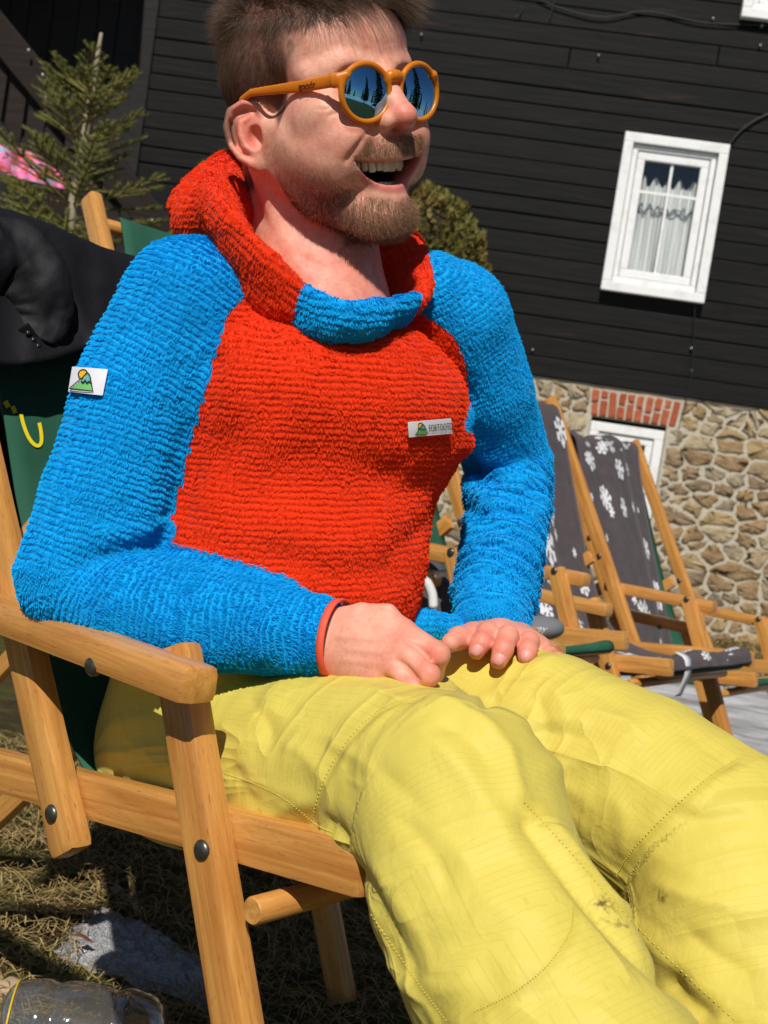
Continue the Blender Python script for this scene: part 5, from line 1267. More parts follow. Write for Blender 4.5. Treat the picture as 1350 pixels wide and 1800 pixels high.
# ------------------------------------------------------------------ sunglasses
def build_glasses():
    root = empty('sunglasses', h2w((100, 0, 20))[0])
    tag(root, 'round sunglasses with amber plastic frame and blue mirror lenses on the man\'s face', 'sunglasses')
    m = Mat('amber_plastic', .38, srgb(238, 140, 18), spec=.5); m.set('Transmission Weight', .30); m.set('Subsurface Weight', .35)
    m.set('Subsurface Scale', .003); m.b.inputs['Subsurface Radius'].default_value = (1, .5, .1); MA = m.m
    m = Mat('mirror_lens', .03, srgb(120, 168, 205), metal=1.0)
    lw = m.node('ShaderNodeLayerWeight'); lw.inputs[0].default_value = .35
    m.set('Base Color', m.mix(lw.outputs['Facing'], srgb(120, 190, 225), srgb(150, 170, 225))); ML = m.m
    mb = Mat('black_print', .5, (.006, .006, .006, 1)).m; mm = Mat('steel_hinge', .35, (.5, .47, .42, 1), metal=1.0).m
    h = .8; f = Field((70, -82, -20), (122, 82, 58), h)
    rim_pts = {}
    for s in (-1, 1):
        t = np.linspace(0, 2 * math.pi, 49); c = np.array([103, s * 34.2, 14.5])
        wrap = math.radians(6) * s; tilt = math.radians(5)
        yy = 27.4 * np.cos(t); zz = 25.2 * np.sin(t) * np.where(np.sin(t) > 0, .97, 1.0)
        pts = np.stack([c[0] - yy * math.sin(wrap) + zz * math.sin(tilt), c[1] + yy * math.cos(wrap), c[2] + zz], 1)
        rim_pts[s] = (pts, c, wrap, tilt)
        nv = nz([math.cos(wrap), math.sin(wrap), -math.sin(tilt)])
        f.tube(pts, 3.4, 2.3, side=np.array([1, 0, .0]) * 0 + nv, k=0 if s < 0 else .5, pad=6) if False else f.tube(pts, 2.9, k=.5, pad=6)
        e0 = c + np.array([-2.2, s * 25, 10.5]); e1 = np.array([94.5, s * 65.0, 26.0])
        f.tube([c + np.array([0.5, s * 22, 15]), e1 * .5 + (c + np.array([0.5, s * 25, 12])) * .5, e1], [3.2, 5.2, 5.6], [2.6, 2.4, 2.1], side=(0, 0, 1), k=4, pad=6)
        f.ell((97, s * 9.0, 6), (6, 2.6, 7), k=3, pad=6)          # nose pads
    f.tube([(103, -10, 25), (106, -4, 28), (106.5, 0, 28.4), (106, 4, 28), (103, 10, 25)], [4.2, 4.8, 4.9, 4.8, 4.2], k=4, pad=6)
    V, F = f.mesh(); V = relax(V, F, 2, .4)
    mesh_obj('frame', h2w(V), F, MA, root)
    for s in (-1, 1):
        pts, c, wrap, tilt = rim_pts[s]; n, k = 48, 10; VV = []; 
        for j in range(k + 1):
            r = j / k; q = c + (pts[:-1] - c) * r; bulge = 4.2 * (1 - r * r)
            VV.append(q + np.array([math.cos(wrap), math.sin(wrap) * 1, -math.sin(tilt)]) * bulge * np.array([1, 1, 1]))
        VV = np.concatenate(VV); FF = [(j * n + i, j * n + (i + 1) % n, (j + 1) * n + (i + 1) % n, (j + 1) * n + i) for j in range(k) for i in range(n)]
        back = VV - np.array([1.6, 0, 0]); nV = len(VV)
        FF2 = FF + [tuple(a + nV for a in q[::-1]) for q in FF]
        lens = mesh_obj('lens', h2w(np.concatenate([VV, back])), FF2, ML, root)
        lens['label'] = 'blue mirror lens reflecting sky and dark trees'
        g = Field((-46, min(s * 60, s * 86), -22), (100, max(s * 60, s * 86), 42), 1.0)
        g.tube([(96, s * 65.2, 25.9), (55, s * 70.5, 26.5), (20, s * 75, 28.5), (-6, s * 79, 29.5), (-20, s * 80, 25), (-34, s * 78, 6)], [6.0, 5.4, 4.5, 3.6, 3.2, 3.4], [2.2, 1.8, 1.7, 1.7, 1.8, 2.0], side=(0, 0, 1), k=0, pad=6)
        V, F = g.mesh(); V = relax(V, F, 2, .4); arm = mesh_obj('temple_arm', h2w(V), F, MA, root)
        b = MB(); b.box((88.5, s * 63.4, 25.5), (8, 1.6, 5), bev=.4); mesh_obj('hinge', h2w(np.array(b.v)), b.f, mm, root)
        if s < 0:      # maker's name printed on the arm
            cu = bpy.data.curves.new('lettering', 'FONT'); cu.body = 'goodr'; cu.size = 8.5; cu.extrude = .12; cu.align_x = 'CENTER'; cu.align_y = 'CENTER'
            to = bpy.data.objects.new('tmp', cu); COL.objects.link(to); bpy.context.view_layer.update()
            me = to.to_mesh(); P = np.array([v.co[:] for v in me.vertices]); FX = [tuple(p.vertices) for p in me.polygons]
            bpy.data.objects.remove(to)
            xa = 66 + P[:, 0]; yo = np.interp(xa, [20, 55, 96], [75, 70.5, 65.2]) + 2.15; zo = np.interp(xa, [20, 55, 88], [28.5, 26.5, 25.4]) - .3
            L = np.stack([xa, -(yo + P[:, 2]), zo + P[:, 1]], 1)
            mesh_obj('lettering', h2w(L), FX, mb, arm, False)
    return root
build_glasses()
# ------------------------------------------------------------------ hands (part of the body mesh)
def finger(f, pts, r, k=.004): f.tube(np.array(pts), np.array(r), k=k, pad=.012)
def build_hands():
    out = []
    # near hand, loosely closed on the thigh, back of the hand to the camera
    A = lambda p: at(*p)
    f = Field(at(520, 1250, 1.0) - np.array([.10, .10, .06]), at(760, 1080, 1.0) + np.array([.12, .10, .10]), .0014)
    wr0, wr = A((500, 1115, 1.035)), A((575, 1128, 1.012))
    sd = nz(at(650, 1080, 1.0) - at(640, 1200, 1.0))
    f.tube([wr0, wr, A((628, 1136, 1.0)), A((672, 1145, .992))], [.030, .028, .036, .040], [.022, .020, .0175, .0165], side=sd, k=0, pad=.02)
    mcp = [A((712, 1113, .985)), A((707, 1144, .968)), A((690, 1174, .966)), A((662, 1198, .975))]
    pip = [A((770, 1150, .962)), A((752, 1186, .946)), A((726, 1212, .950)), A((693, 1224, .962))]
    dip = [A((760, 1186, .978)), A((738, 1214, .968)), A((712, 1232, .972)), A((682, 1240, .982))]
    tip = [A((735, 1190, .994)), A((716, 1214, .990)), A((694, 1230, .992)), A((668, 1238, .998))]
    base = [A((640, 1118, .998)), A((632, 1132, .995)), A((622, 1150, .998)), A((612, 1165, 1.003))]
    for i in range(4):
        r = [.0094, .0094, .0090, .0080][i]
        f.tube([base[i], mcp[i]], [.012, .0112], k=.012, pad=.02)
        finger(f, [mcp[i], pip[i], dip[i], tip[i]], [r * 1.08, r, r * .92, r * .8], k=.0012)
    th = [A((622, 1120, 1.012)), A((690, 1118, 1.012)), A((740, 1140, 1.005)), A((768, 1158, .998))]
    f.tube(th, [.014, .0125, .0105, .009], k=.006, pad=.02)
    V, F = f.mesh(); V = relax(V, F, 2, .45)
    s = Sculpt(V, F)
    for q in ([(704, 1126), (730, 1136), (768, 1172)], [(690, 1158), (712, 1170), (744, 1204)], [(668, 1186), (690, 1198), (712, 1222)]): s.stroke(q, -.0020, .0026, .2)
    for q in ([(752, 1128), (772, 1140), (778, 1152)], [(742, 1160), (756, 1178), (756, 1192)]): s.stroke(q, .0010, .004, .3)
    for (x, y) in ((716, 1108), (712, 1143), (692, 1172)):
        h = s.hit(x, y)
        if h is not None:
            d = np.linalg.norm(s.V - h, axis=1); s.V += s.N * (.0016 * np.exp(-(d / .007) ** 2))[:, None]
    for i, (x, y) in enumerate(((606, 1118), (620, 1140), (612, 1160))): s.stroke([(x - 26, y), (x + 20, y + 3), (x + 70, y + 8)], .0007, .0028, .3)
    s.rebuild(); kn = np.zeros(len(V))
    for p in mcp + pip: kn = np.maximum(kn, np.exp(-(np.linalg.norm(s.V - p, axis=1) / .014) ** 2))
    out.append((s.V, F, dict(red=.28 + .5 * kn + .12 * vnoise(s.V / .008, 4))))
    # far hand, fingers over the thigh towards the camera
    f = Field(at(780, 1190, 1.17) - np.array([.04, .14, .05]), at(1000, 1080, 1.17) + np.array([.05, .18, .07]), .0015)
    wr0, wr = A((868, 1075, 1.29)), A((872, 1098, 1.245))
    sd = nz(at(950, 1110, 1.2) - at(800, 1098, 1.2))
    f.tube([wr0, wr, A((880, 1118, 1.205)), A((888, 1128, 1.178))], [.028, .028, .038, .040], [.021, .020, .016, .015], side=sd, k=0, pad=.02)
    kn_ = [A((852, 1119, 1.178)), A((890, 1125, 1.173)), A((925, 1133, 1.178)), A((953, 1145, 1.188))]
    pp = [A((857, 1112, 1.147)), A((893, 1118, 1.140)), A((930, 1128, 1.150)), A((966, 1153, 1.166))]
    dd = [A((846, 1130, 1.131)), A((884, 1142, 1.123)), A((927, 1143, 1.136)), A((980, 1161, 1.152))]
    tt = [A((838, 1145, 1.128)), A((877, 1161, 1.119)), A((924, 1154, 1.131)), A((988, 1168, 1.144))]
    for i in range(4):
        r = [.0098, .0100, .0096, .0086][i]
        f.tube([A((880, 1122, 1.19)), kn_[i]], [.013, .0115], k=.012, pad=.02)
        finger(f, [kn_[i], pp[i], dd[i], tt[i]], [r * 1.05, r, r * .95, r * .82], k=.003)
    f.tube([A((868, 1118, 1.20)), A((832, 1116, 1.165)), A((806, 1122, 1.140)), A((792, 1130, 1.125))], [.014, .0122, .0108, .009], k=.005, pad=.02)
    V, F = f.mesh(); V = relax(V, F, 2, .45); s = Sculpt(V, F)
    for i in range(4):      # creases over the last joint
        c = px_of(dd[i])[0]; s.stroke([(c[0] - 12, c[1] - 5), (c[0], c[1] - 7), (c[0] + 12, c[1] - 4)], -.0006, .0014, .2)
    s.rebuild(); kn = np.zeros(len(V))
    for p in tt + dd: kn = np.maximum(kn, np.exp(-(np.linalg.norm(s.V - p, axis=1) / .013) ** 2))
    out.append((s.V, F, dict(red=.45 + .4 * kn + .12 * vnoise(s.V / .008, 4))))
    # nails on the far hand
    mn = Mat('nail', .42, srgb(224, 156, 144), spec=.35).m
    for i in range(3):
        c = px_of(tt[i])[0]; c0 = px_of(dd[i])[0]; w, h = 13, 16
        u = nz(np.array([c[0] - c0[0], c[1] - c0[1]])); v = np.array([-u[1], u[0]]); VV, FF = [], []
        ctr = np.array(c[:2]) + u * 1; n = 14
        for j in range(4):
            for a in range(n):
                t = 2 * math.pi * a / n; q = ctr + (j / 3) * (v * w * math.copysign(abs(math.cos(t)) ** .7, math.cos(t)) + u * h * math.copysign(abs(math.sin(t)) ** .7, math.sin(t)))
                hp = s.hit(*q)
                if hp is None: hp = VV[-1] if VV else np.array(tt[i])
                VV.append(hp - nz(ray(*q)) * (.0007 if j < 3 else -.0006))
        FF = [(j * n + a, j * n + (a + 1) % n, (j + 1) * n + (a + 1) % n, (j + 1) * n + a) for j in range(3) for a in range(n)]
        mesh_obj('fingernail', VV, FF, mn, PERSON)
    return out
BODY_PARTS += build_hands()
ARM_PATHS = ([at(340, 1085, 1.055), at(150, 1010, 1.09), at(270, 695, 1.10), at(340, 540, 1.11), at(480, 560, 1.15)], [at(880, 985, 1.29), at(890, 818, 1.40), at(848, 690, 1.33), at(790, 570, 1.29), at(640, 560, 1.24)])
def body_from(parts):
    """head, neck and hands joined as one body mesh with the same attributes"""
    Vs, Fs, A = [], [], {k: [] for k in ('red', 'lips', 'stubble', 'scalp', 'inner')}; b = 0
    for V, F, at_ in parts:
        Vs.append(V); Fs.append(F + b); b += len(V)
        for k in A: A[k].append(at_.get(k, np.zeros(len(V))))
    V = np.concatenate(Vs); F = np.concatenate(Fs); off = np.cumsum([0] + [len(v) for v in Vs]); extra_v, extra_f, drop = [], [], []
    cen = V[F].mean(1); head_f = F[:, 0] >= off[len(parts) - 1]
    # forearms and arms inside the sleeves tie the hands to the trunk
    for k, path, nk in ((0, [at(500, 1115, 1.035)] + [np.array(p) for p in ARM_PATHS[0]], at(500, 560, 1.14)), (1, [at(868, 1075, 1.29)] + [np.array(p) for p in ARM_PATHS[1]], at(620, 560, 1.23))):
        fs = np.where((F[:, 0] >= off[k]) & (F[:, 0] < off[k + 1]))[0]; a = fs[np.argmin(np.linalg.norm(cen[fs] - path[0] - nz(path[1] - path[0]) * .02, axis=1))]
        hf = np.where(head_f)[0]; b = hf[np.argmin(np.linalg.norm(cen[hf] - nk, axis=1))]; drop += [a, b]; prev = F[a]
        pts_ = path[1:-1] + [cen[b] + nz(path[-1] - cen[b]) * .05]
        for q in pts_:
            d = nz(q - path[0]); u = nz(np.cross(d, [0, 0, 1.0])); w = np.cross(d, u); base_ = len(V) + len(extra_v); p0 = (V[prev] if prev[0] < len(V) else np.array(extra_v)[prev - len(V)]); c0 = p0.mean(0)
            ring = np.array([q + nz((x - c0)) * .02 for x in p0]); extra_v += list(ring); cur = np.arange(4) + base_
            extra_f += [(prev[i], prev[(i + 1) % 4], cur[(i + 1) % 4], cur[i]) for i in range(4)]; prev = cur
        tgt = F[b][::-1]; pv = np.array(extra_v)[prev - len(V)]; best = min(range(4), key=lambda r_: np.linalg.norm(pv - V[np.roll(tgt, r_)], axis=1).sum()); tgt = np.roll(tgt, best)
        extra_f += [(prev[i], prev[(i + 1) % 4], tgt[(i + 1) % 4], tgt[i]) for i in range(4)]
    F = np.concatenate([np.delete(F, drop, 0), np.array(extra_f)]); V = np.concatenate([V, np.array(extra_v)])
    for k in A: A[k].append(np.zeros(len(extra_v)))
    o = mesh_obj('body', V, F, M_SKIN, PERSON)
    for k in A: vattr(o, k, np.clip(np.concatenate(A[k]), 0, 1))
    return o
BODY_PARTS.append((hs.V, HF, dict(red=red + neckred, lips=lips, stubble=BM, scalp=SM, inner=inner)))
body_from(BODY_PARTS)
# ------------------------------------------------------------------ the hoodie
TS = nz([.84, .54, 0]); TF = nz([.54, -.84, 0])            # towards his far side / forwards
def A_(p): return at(*p)
NSL = [A_(p) for p in ((412, 522, 1.135), (334, 546, 1.110), (248, 695, 1.10), (188, 882, 1.09), (146, 1010, 1.085), (225, 1062, 1.072), (340, 1085, 1.055), (470, 1105, 1.036), (560, 1118, 1.018))]
NSR = [.056, .065, .060, .058, .056, .052, .047, .039, .033]
FSL = [A_(p) for p in ((752, 530, 1.262), (800, 565, 1.285), (852, 690, 1.33), (894, 818, 1.40), (892, 900, 1.345), (882, 985, 1.29), (868, 1065, 1.245), (866, 1088, 1.235))]
FSR = [.050, .060, .053, .048, .045, .042, .040, .039]
def tube_pts(P, L, R):
    """signed distance of points to a round chain, with arc length along it"""
    best = np.full(len(P), 9.0); arc = np.zeros(len(P)); cum = 0.0
    for i in range(len(L) - 1):
        d = L[i + 1] - L[i]; ln = np.linalg.norm(d); t = np.clip(((P - L[i]) @ d) / (ln * ln), 0, 1)
        q = L[i] + t[:, None] * d; e = np.linalg.norm(P - q, axis=1) - (R[i] + (R[i + 1] - R[i]) * t)
        m = e < best; best[m] = e[m]; arc[m] = cum + t[m] * ln; cum += ln
    return best, arc
TOR = [((552, 682, 1.185), .135, .085), ((545, 724, 1.19), .160, .114), ((512, 840, 1.19), .150, .112), ((488, 960, 1.19), .138, .112), ((478, 1060, 1.185), .140, .116), ((474, 1110, 1.185), .138, .112)]
def build_hoodie():
    pts = np.array(NSL + FSL); lo, hi = pts.min(0) - .09, pts.max(0) + .10
    f = Field(lo, hi, .0032)
    tp = np.array([A_(t[0]) for t in TOR])
    f.tube(tp, [t[1] for t in TOR], [t[2] for t in TOR], side=TS, k=0, pad=.05)
    f.ell(A_((560, 702, 1.185)) + TF * .03, (.15, .092, .072), np.stack([TS, TF, [0, 0, 1.0]], 1), k=.05, pad=.05)      # chest
    f.ell(A_((505, 965, 1.19)) + TF * .045, (.112, .076, .085), np.stack([TS, TF, [0, 0, 1.0]], 1), k=.05, pad=.05)      # belly
    f.tube(NSL, NSR, k=.016, pad=.04)
    f.tube(FSL, FSR, k=.016, pad=.04)
    # open the cuffs
    for c_, ax_ in ((NSL[-1] + nz(NSL[-1] - NSL[-2]) * .014, nz(NSL[-1] - NSL[-2])), (FSL[-1] + nz(FSL[-1] - FSL[-2]) * .020, nz(FSL[-1] - FSL[-2]))):
        f.op(c_ - .06, c_ + .06, lambda X, Y, Z, c_=c_, ax_=ax_: -((X - c_[0]) * ax_[0] + (Y - c_[1]) * ax_[1] + (Z - c_[2]) * ax_[2]) + np.maximum(0, np.sqrt((X - c_[0]) ** 2 + (Y - c_[1]) ** 2 + (Z - c_[2]) ** 2) - .05), .003, True)
    V, F = f.mesh(); V = relax(V, F, 3, .5)
    return V, F
GV, GF = build_hoodie()
gs = Sculpt(GV, GF)
def wob(V, s, a, seed): return vnoise(V / s, seed) * a
# sleeve folds: rings that bunch up on the far forearm and at the near elbow
for L, R, spots in ((FSL, FSR, [(.44, .60, 1.0)]), (NSL, NSR, [])):
    d, arc = tube_pts(gs.V, L, R); tot = np.linalg.norm(np.diff(np.array(L), axis=0), axis=1).sum()
    for a0, a1, s in spots: pass
d, arc = tube_pts(gs.V, FSL, FSR); dn, arcn = tube_pts(gs.V, NSL, NSR)
totf = np.linalg.norm(np.diff(np.array(FSL), axis=0), axis=1).sum(); totn = np.linalg.norm(np.diff(np.array(NSL), axis=0), axis=1).sum()
m = (d < .012) & (d < dn)
ph = arc + wob(gs.V, .035, .010, 2)
amp = sstep(arc / totf, .46, .56) * sstep(1 - arc / totf, 0, .05)
gs.V += gs.N * (m * amp * (.0040 * np.sin(ph / .0235 * 2 * math.pi) + .0022 * np.sin(ph / .011 * 2 * math.pi + 1.3)))[:, None]
gs.V += gs.N * (wob(gs.V, .05, .0022, 5) + wob(gs.V, .022, .0010, 6))[:, None]
gs.rebuild()
K = gs.stroke
# near elbow and forearm
K([(290, 950), (230, 965), (160, 990), (110, 1030)], -.006, .011, .25); K([(300, 985), (250, 1005), (190, 1040)], -.004, .010, .3)
K([(275, 935), (215, 940), (150, 950)], .004, .012, .3); K([(330, 1000), (300, 1050), (295, 1110)], -.003, .012, .3)
K([(420, 1040), (400, 1090), (380, 1150)], -.003, .012, .3); K([(480, 1060), (470, 1120), (450, 1165)], .003, .010, .3)
K([(545, 1050), (520, 1110), (500, 1165)], -.003, .009, .3)
# far elbow
K([(812, 800), (860, 845), (930, 862), (965, 850)], -.010, .012, .15); K([(805, 835), (850, 868), (905, 875)], .006, .011, .25)
K([(800, 770), (850, 800), (915, 800)], .005, .012, .25); K([(818, 745), (860, 765), (900, 762)], -.004, .010, .3)
K([(800, 880), (850, 905), (940, 900)], -.005, .009, .2)
# armpit and chest folds
K([(300, 930), (330, 830), (352, 730), (384, 600)], -.007, .012, .1); K([(822, 640), (826, 700), (805, 790)], -.004, .012, .2)
K([(330, 900), (420, 840), (500, 700)], .005, .022, .3); K([(360, 960), (480, 930), (600, 960), (740, 930)], .005, .024, .3)
K([(340, 985), (470, 975), (600, 1010), (745, 985)], -.004, .018, .3); K([(600, 780), (680, 850), (750, 880)], -.003, .020, .3)
K([(640, 860), (710, 890), (765, 865)], .003, .018, .3); K([(660, 960), (715, 950), (752, 925)], -.005, .014, .25)
K([(400, 1020), (560, 1035), (740, 1060)], .004, .018, .3); K([(540, 620), (520, 720), (460, 860)], .003, .024, .3)
K([(430, 700), (400, 800), (350, 900)], -.004, .018, .3)
gs.V = relax(gs.V, GF, 1, .4); gs.rebuild()
# which cloth: raglan seams from the collar to the armpits
torso_axis = np.array([A_(t[0]) for t in TOR])
ctr = torso_axis[2]
def lh(P): P = np.atleast_2d(P) - ctr; return P @ TS, P[:, 2]
def seam(pts):
    L = [gs.hit(*p) for p in spline(np.array(pts, float), 24)]; L = np.array([q for q in L if q is not None]); l, h = lh(L); o = np.argsort(h); return l[o], h[o]
sl1, sh1 = seam([(450, 505), (432, 520), (402, 550), (386, 590), (370, 650), (346, 730), (320, 830), (296, 920), (286, 955)])
sl2, sh2 = seam([(728, 545), (760, 562), (795, 592), (818, 632), (825, 690), (812, 770)])
l, h = lh(gs.V); dn, arcn = tube_pts(gs.V, NSL, NSR); df, arcf = tube_pts(gs.V, FSL, FSR)
up1, up2 = h > sh1[0] + .02, h > sh2[0] + .01
near_sl = np.where(up1, l < np.interp(h, sh1, sl1), (dn < .010) & (l < -.09))
far_sl = np.where(up2, l > np.interp(h, sh2, sl2), (df < .014) & (l > .07))
arcn0 = tube_pts(gs.V, NSL, NSR)[1]; arcf0 = tube_pts(gs.V, FSL, FSR)[1]
def cap_rows(P, L, arc):      # rows over the shoulder stay square to the upper arm
    s1 = np.linalg.norm(L[1] - L[0]); d_ = nz(L[2] - L[1]); lin = s1 + (P - L[1]) @ d_; w = sstep(arc, s1 + .02, s1 + .08); return lin * (1 - w) + arc * w
arcn = cap_rows(gs.V, NSL, arcn0); arcf = cap_rows(gs.V, FSL, arcf0); arcn0 = tube_pts(gs.V, NSL, NSR)[1]; arcf0 = tube_pts(gs.V, FSL, FSR)[1]
near_sl |= (dn < .010) & (arcn0 > .46 * totn); far_sl |= (df < .014) & (arcf0 > .30 * totf)
far_sl |= (df < .018) & (l > .07) & (h < sh2[0] + .05)
region = np.where(near_sl, 1, np.where(far_sl, 2, 0))
# rows of the knitted pile
row = np.where(region == 1, arcn, np.where(region == 2, arcf, -(gs.V[:, 2]) + .10 * l))
def around(P, L):
    dd, fr, near = polydist(P, np.array(L)); o = P - near; a = np.arctan2(o @ nz(RMn[:, 1]), o @ nz(RMn[:, 0])); return a * .055
uu = np.where(region == 1, around(gs.V, NSL), np.where(region == 2, around(gs.V, FSL), l * 1.0))
def fleece_mat(name, deep, lit, tip):
    m = Mat(name, .85, spec=.15); r = m.attr('row'); u = m.attr('uu'); oc = m.coord()
    w = m.math('MULTIPLY', m.noise(oc, 60, 3), .006); rr = m.math('ADD', r, w)
    s = m.math('SINE', m.math('MULTIPLY', rr, 2 * math.pi / PITCH)); s = m.math('MULTIPLY_ADD', s, .5, .5)
    t = m.noise(m.comb(m.math('MULTIPLY', u, 230), m.math('MULTIPLY', rr, 1 / PITCH), 0.0), 1.0, 3, .6)
    hgt = m.math('ADD', m.math('MULTIPLY', s, .75), m.math('MULTIPLY', t, .6))
    m.set('Base Color', m.mix(m.ramp(hgt, [(.25, 0), (.8, 1)]), deep, lit)); m.set('Sheen Weight', .15)  # shade between the knitted rows put into the colour: deep grooves, lit ridges
    m.bump(hgt, .45, .003); return m.m
PITCH = .0058
def pile_mat(name, root, tip):
    m = Mat(name, .8, spec=.15); hi = m.node('ShaderNodeHairInfo')
    c = m.mix(hi.outputs['Intercept'], root, tip); m.set('Base Color', c); return m.m
BL = (srgb(0, 140, 208), srgb(0, 164, 232), srgb(8, 180, 244)); RD = (srgb(208, 40, 5), srgb(232, 54, 10), srgb(244, 68, 18))
M_FB, M_FR = fleece_mat('blue_fleece', *BL), fleece_mat('red_fleece', *RD)
M_PB, M_PR = pile_mat('blue_fleece_pile', BL[0], BL[2]), pile_mat('red_fleece_pile', RD[0], RD[2])
def submesh(V, F, sel, arrs):
    f = F[sel]; ids = np.unique(f); mp = np.full(len(V), -1); mp[ids] = np.arange(len(ids)); return V[ids], mp[f], [a[ids] for a in arrs]
def add_pile(name, V, F, N, row, uu, mat, parent, n, length=.0046, comb=None, keep=None):
    """tufted pile: strands gathered into tufts along knitted rows"""
    f, W4 = sample_faces(V, F, n); P = lerp4(V, F, f, W4); Nn = lerp4(N, F, f, W4); r = lerp4(row, F, f, W4); u = lerp4(uu, F, f, W4)
    if keep is not None:
        kp = keep(P); P, Nn, r, u = P[kp], Nn[kp], r[kp], u[kp]; n = len(P)
    r = r + vnoise(P / .03, 12) * .0022 + vnoise(P / .009, 15) * .0019
    ph = r / PITCH; k = np.floor(ph); g = ph - k
    # direction of increasing row on the surface, by least squares on each face would cost more: use the comb direction
    D = comb(P, Nn) if comb is not None else np.tile([0, 0, -1.0], (n, 1)); D = D - Nn * (D * Nn).sum(1)[:, None]; D /= np.linalg.norm(D, axis=1)[:, None] + 1e-9
    B = np.cross(Nn, D)
    tw = .0042; ku = np.floor(u / tw + .5 * (k % 2) + .35 * vnoise(np.stack([k * 1.7, u / .02, k * 0], 1), 3)); gu = (u / tw) % 1 - .5
    jit = vnoise(np.stack([k * 7.13, ku * 3.77, k * 0 + 2.2], 1), 21)
    crest = np.sin(np.pi * np.clip(g, 0, 1)) ** .7
    L = length * (.68 + .38 * crest) * (.75 + .35 * rng.random(n)) * (1 + .25 * jit) * (.62 + .38 * np.cos(np.pi * gu))
    P0 = P - Nn * .0008
    pull = (.5 - g)[:, None] * D * PITCH * .55
    side = (jit * .35)[:, None] * B
    d = Nn * (.75 + .1 * jit)[:, None] + D * .55 + side + rng.normal(size=(n, 3)) * .16
    d /= np.linalg.norm(d, axis=1)[:, None]
    S = np.zeros((n, 4, 3)); S[:, 0] = P0
    for i in range(1, 4):
        S[:, i] = S[:, i - 1] + d * (L / 3)[:, None] + pull * .33
        d = d + D * .35 + rng.normal(size=(n, 3)) * .10; d /= np.linalg.norm(d, axis=1)[:, None]
    o = curves_obj(name, S, rng.uniform(.00026, .00042, n), mat, parent, tip=.55); o['kind'] = 'stuff'
    return o
def comb_along(L):
    L = np.array(L); T = np.gradient(L, axis=0)
    def fn(P, N):
        best = np.full(len(P), 9.0); D = np.zeros_like(P)
        for i in range(len(L) - 1):
            d = L[i + 1] - L[i]; t = np.clip(((P - L[i]) @ d) / (d @ d), 0, 1); e = np.linalg.norm(P - L[i] - t[:, None] * d, axis=1)
            m = e < best; best[m] = e[m]; D[m] = (T[i] * (1 - t[m][:, None]) + T[i + 1] * t[m][:, None])
        return D
    return fn
HOODIE_N = gs.N
def seen_side(P): return np.ones(len(P), bool)
fr = region[GF]; maj = np.where((fr == 1).sum(1) >= 2, 1, np.where((fr == 2).sum(1) >= 2, 2, 0))
for code, nm, mt_, mp_, npile, cb in ((0, 'hoodie_body', M_FR, M_PR, 135000, None), (1, 'sleeve', M_FB, M_PB, 120000, comb_along(NSL)), (2, 'sleeve', M_FB, M_PB, 75000, comb_along(FSL))):
    V, F, (N, rw, u2) = submesh(gs.V, GF, maj == code, [gs.N, row, uu])
    o = mesh_obj(nm, V, F, mt_, PERSON); vattr(o, 'row', rw); vattr(o, 'uu', u2)
    o['label'] = {0: 'red fleece front of the hoodie', 1: 'blue fleece sleeve resting on the armrest', 2: 'blue fleece sleeve on the far arm'}[code]
    add_pile('fleece_pile', V, F, N, rw, u2, mp_, o, npile, comb=cb)
# hood lying round the neck, and its blue front
def build_ring(pts, rad, hgt, name, mat_, pmat, npile, extra=None):
    P = spline(np.array([A_(p) for p in pts]), 40); rr = spline(np.array(rad)[:, None], 40)[:, 0]; hh = spline(np.array(hgt)[:, None], 40)[:, 0]
    ctr_ = at(550, 470, 1.18); sv = []
    for q in P:
        o = nz((q - ctr_) * np.array([1, 1, 0])); sv.append(nz(np.array([0, 0, 1.0]) + .55 * o))
    f = Field(P.min(0) - .07, P.max(0) + .07, .0026)
    f.tube(P, hh, rr, side=np.array(sv), k=0, pad=.02)
    if extra: extra(f)
    V, F = f.mesh(); V = relax(V, F, 2, .5)
    V = V + normals(V, F) * (vnoise(V / .03, 8) * .0025 + vnoise(V / .014, 9) * .0012)[:, None]; N = normals(V, F)
    d, frc, near = polydist(V, P); tot = np.linalg.norm(np.diff(P, axis=0), axis=1).sum()
    cross = np.einsum('ij,ij->i', V - near, np.array(sv)[np.clip((frc * 39).astype(int), 0, 39)])
    rw = -cross; u2 = frc * tot
    o = mesh_obj(name, V, F, mat_, PERSON); vattr(o, 'row', rw); vattr(o, 'uu', u2)
    add_pile('fleece_pile', V, F, N, rw, u2, pmat, o, npile, length=.0042)
    return o, V, F, N
def hood_bulk(f):
    f.ell(A_((385, 372, 1.20)), (.050, .040, .030), k=.02, pad=.03)
    f.tube([A_((350, 385, 1.15)), A_((395, 345, 1.24)), A_((520, 330, 1.32))], [.026, .032, .03], k=.02, pad=.03)
hood, _, _, _ = build_ring([(517, 545, 1.066), (470, 500, 1.062), (427, 446, 1.070), (390, 392, 1.098), (384, 352, 1.16), (420, 318, 1.235), (520, 330, 1.31), (630, 390, 1.32), (705, 455, 1.262), (722, 510, 1.215), (722, 545, 1.185)],
    [.009, .010, .011, .014, .018, .020, .020, .016, .011, .009, .009], [.022, .028, .031, .032, .030, .030, .030, .030, .030, .028, .024], 'hood', M_FR, M_PR, 42000, hood_bulk)
hood['label'] = 'red fleece hood folded down round the neck'
collar, _, _, _ = build_ring([(527, 540, 1.066), (560, 556, 1.055), (610, 566, 1.058), (660, 562, 1.085), (700, 550, 1.13), (718, 545, 1.175)], [.008, .008, .009, .009, .008, .008], [.021, .020, .019, .019, .020, .021], 'collar', M_FB, M_PB, 15000)
collar['label'] = 'blue fleece front of the collar'
M_LIN = Mat('navy_lining', .8, srgb(18, 40, 92)).m
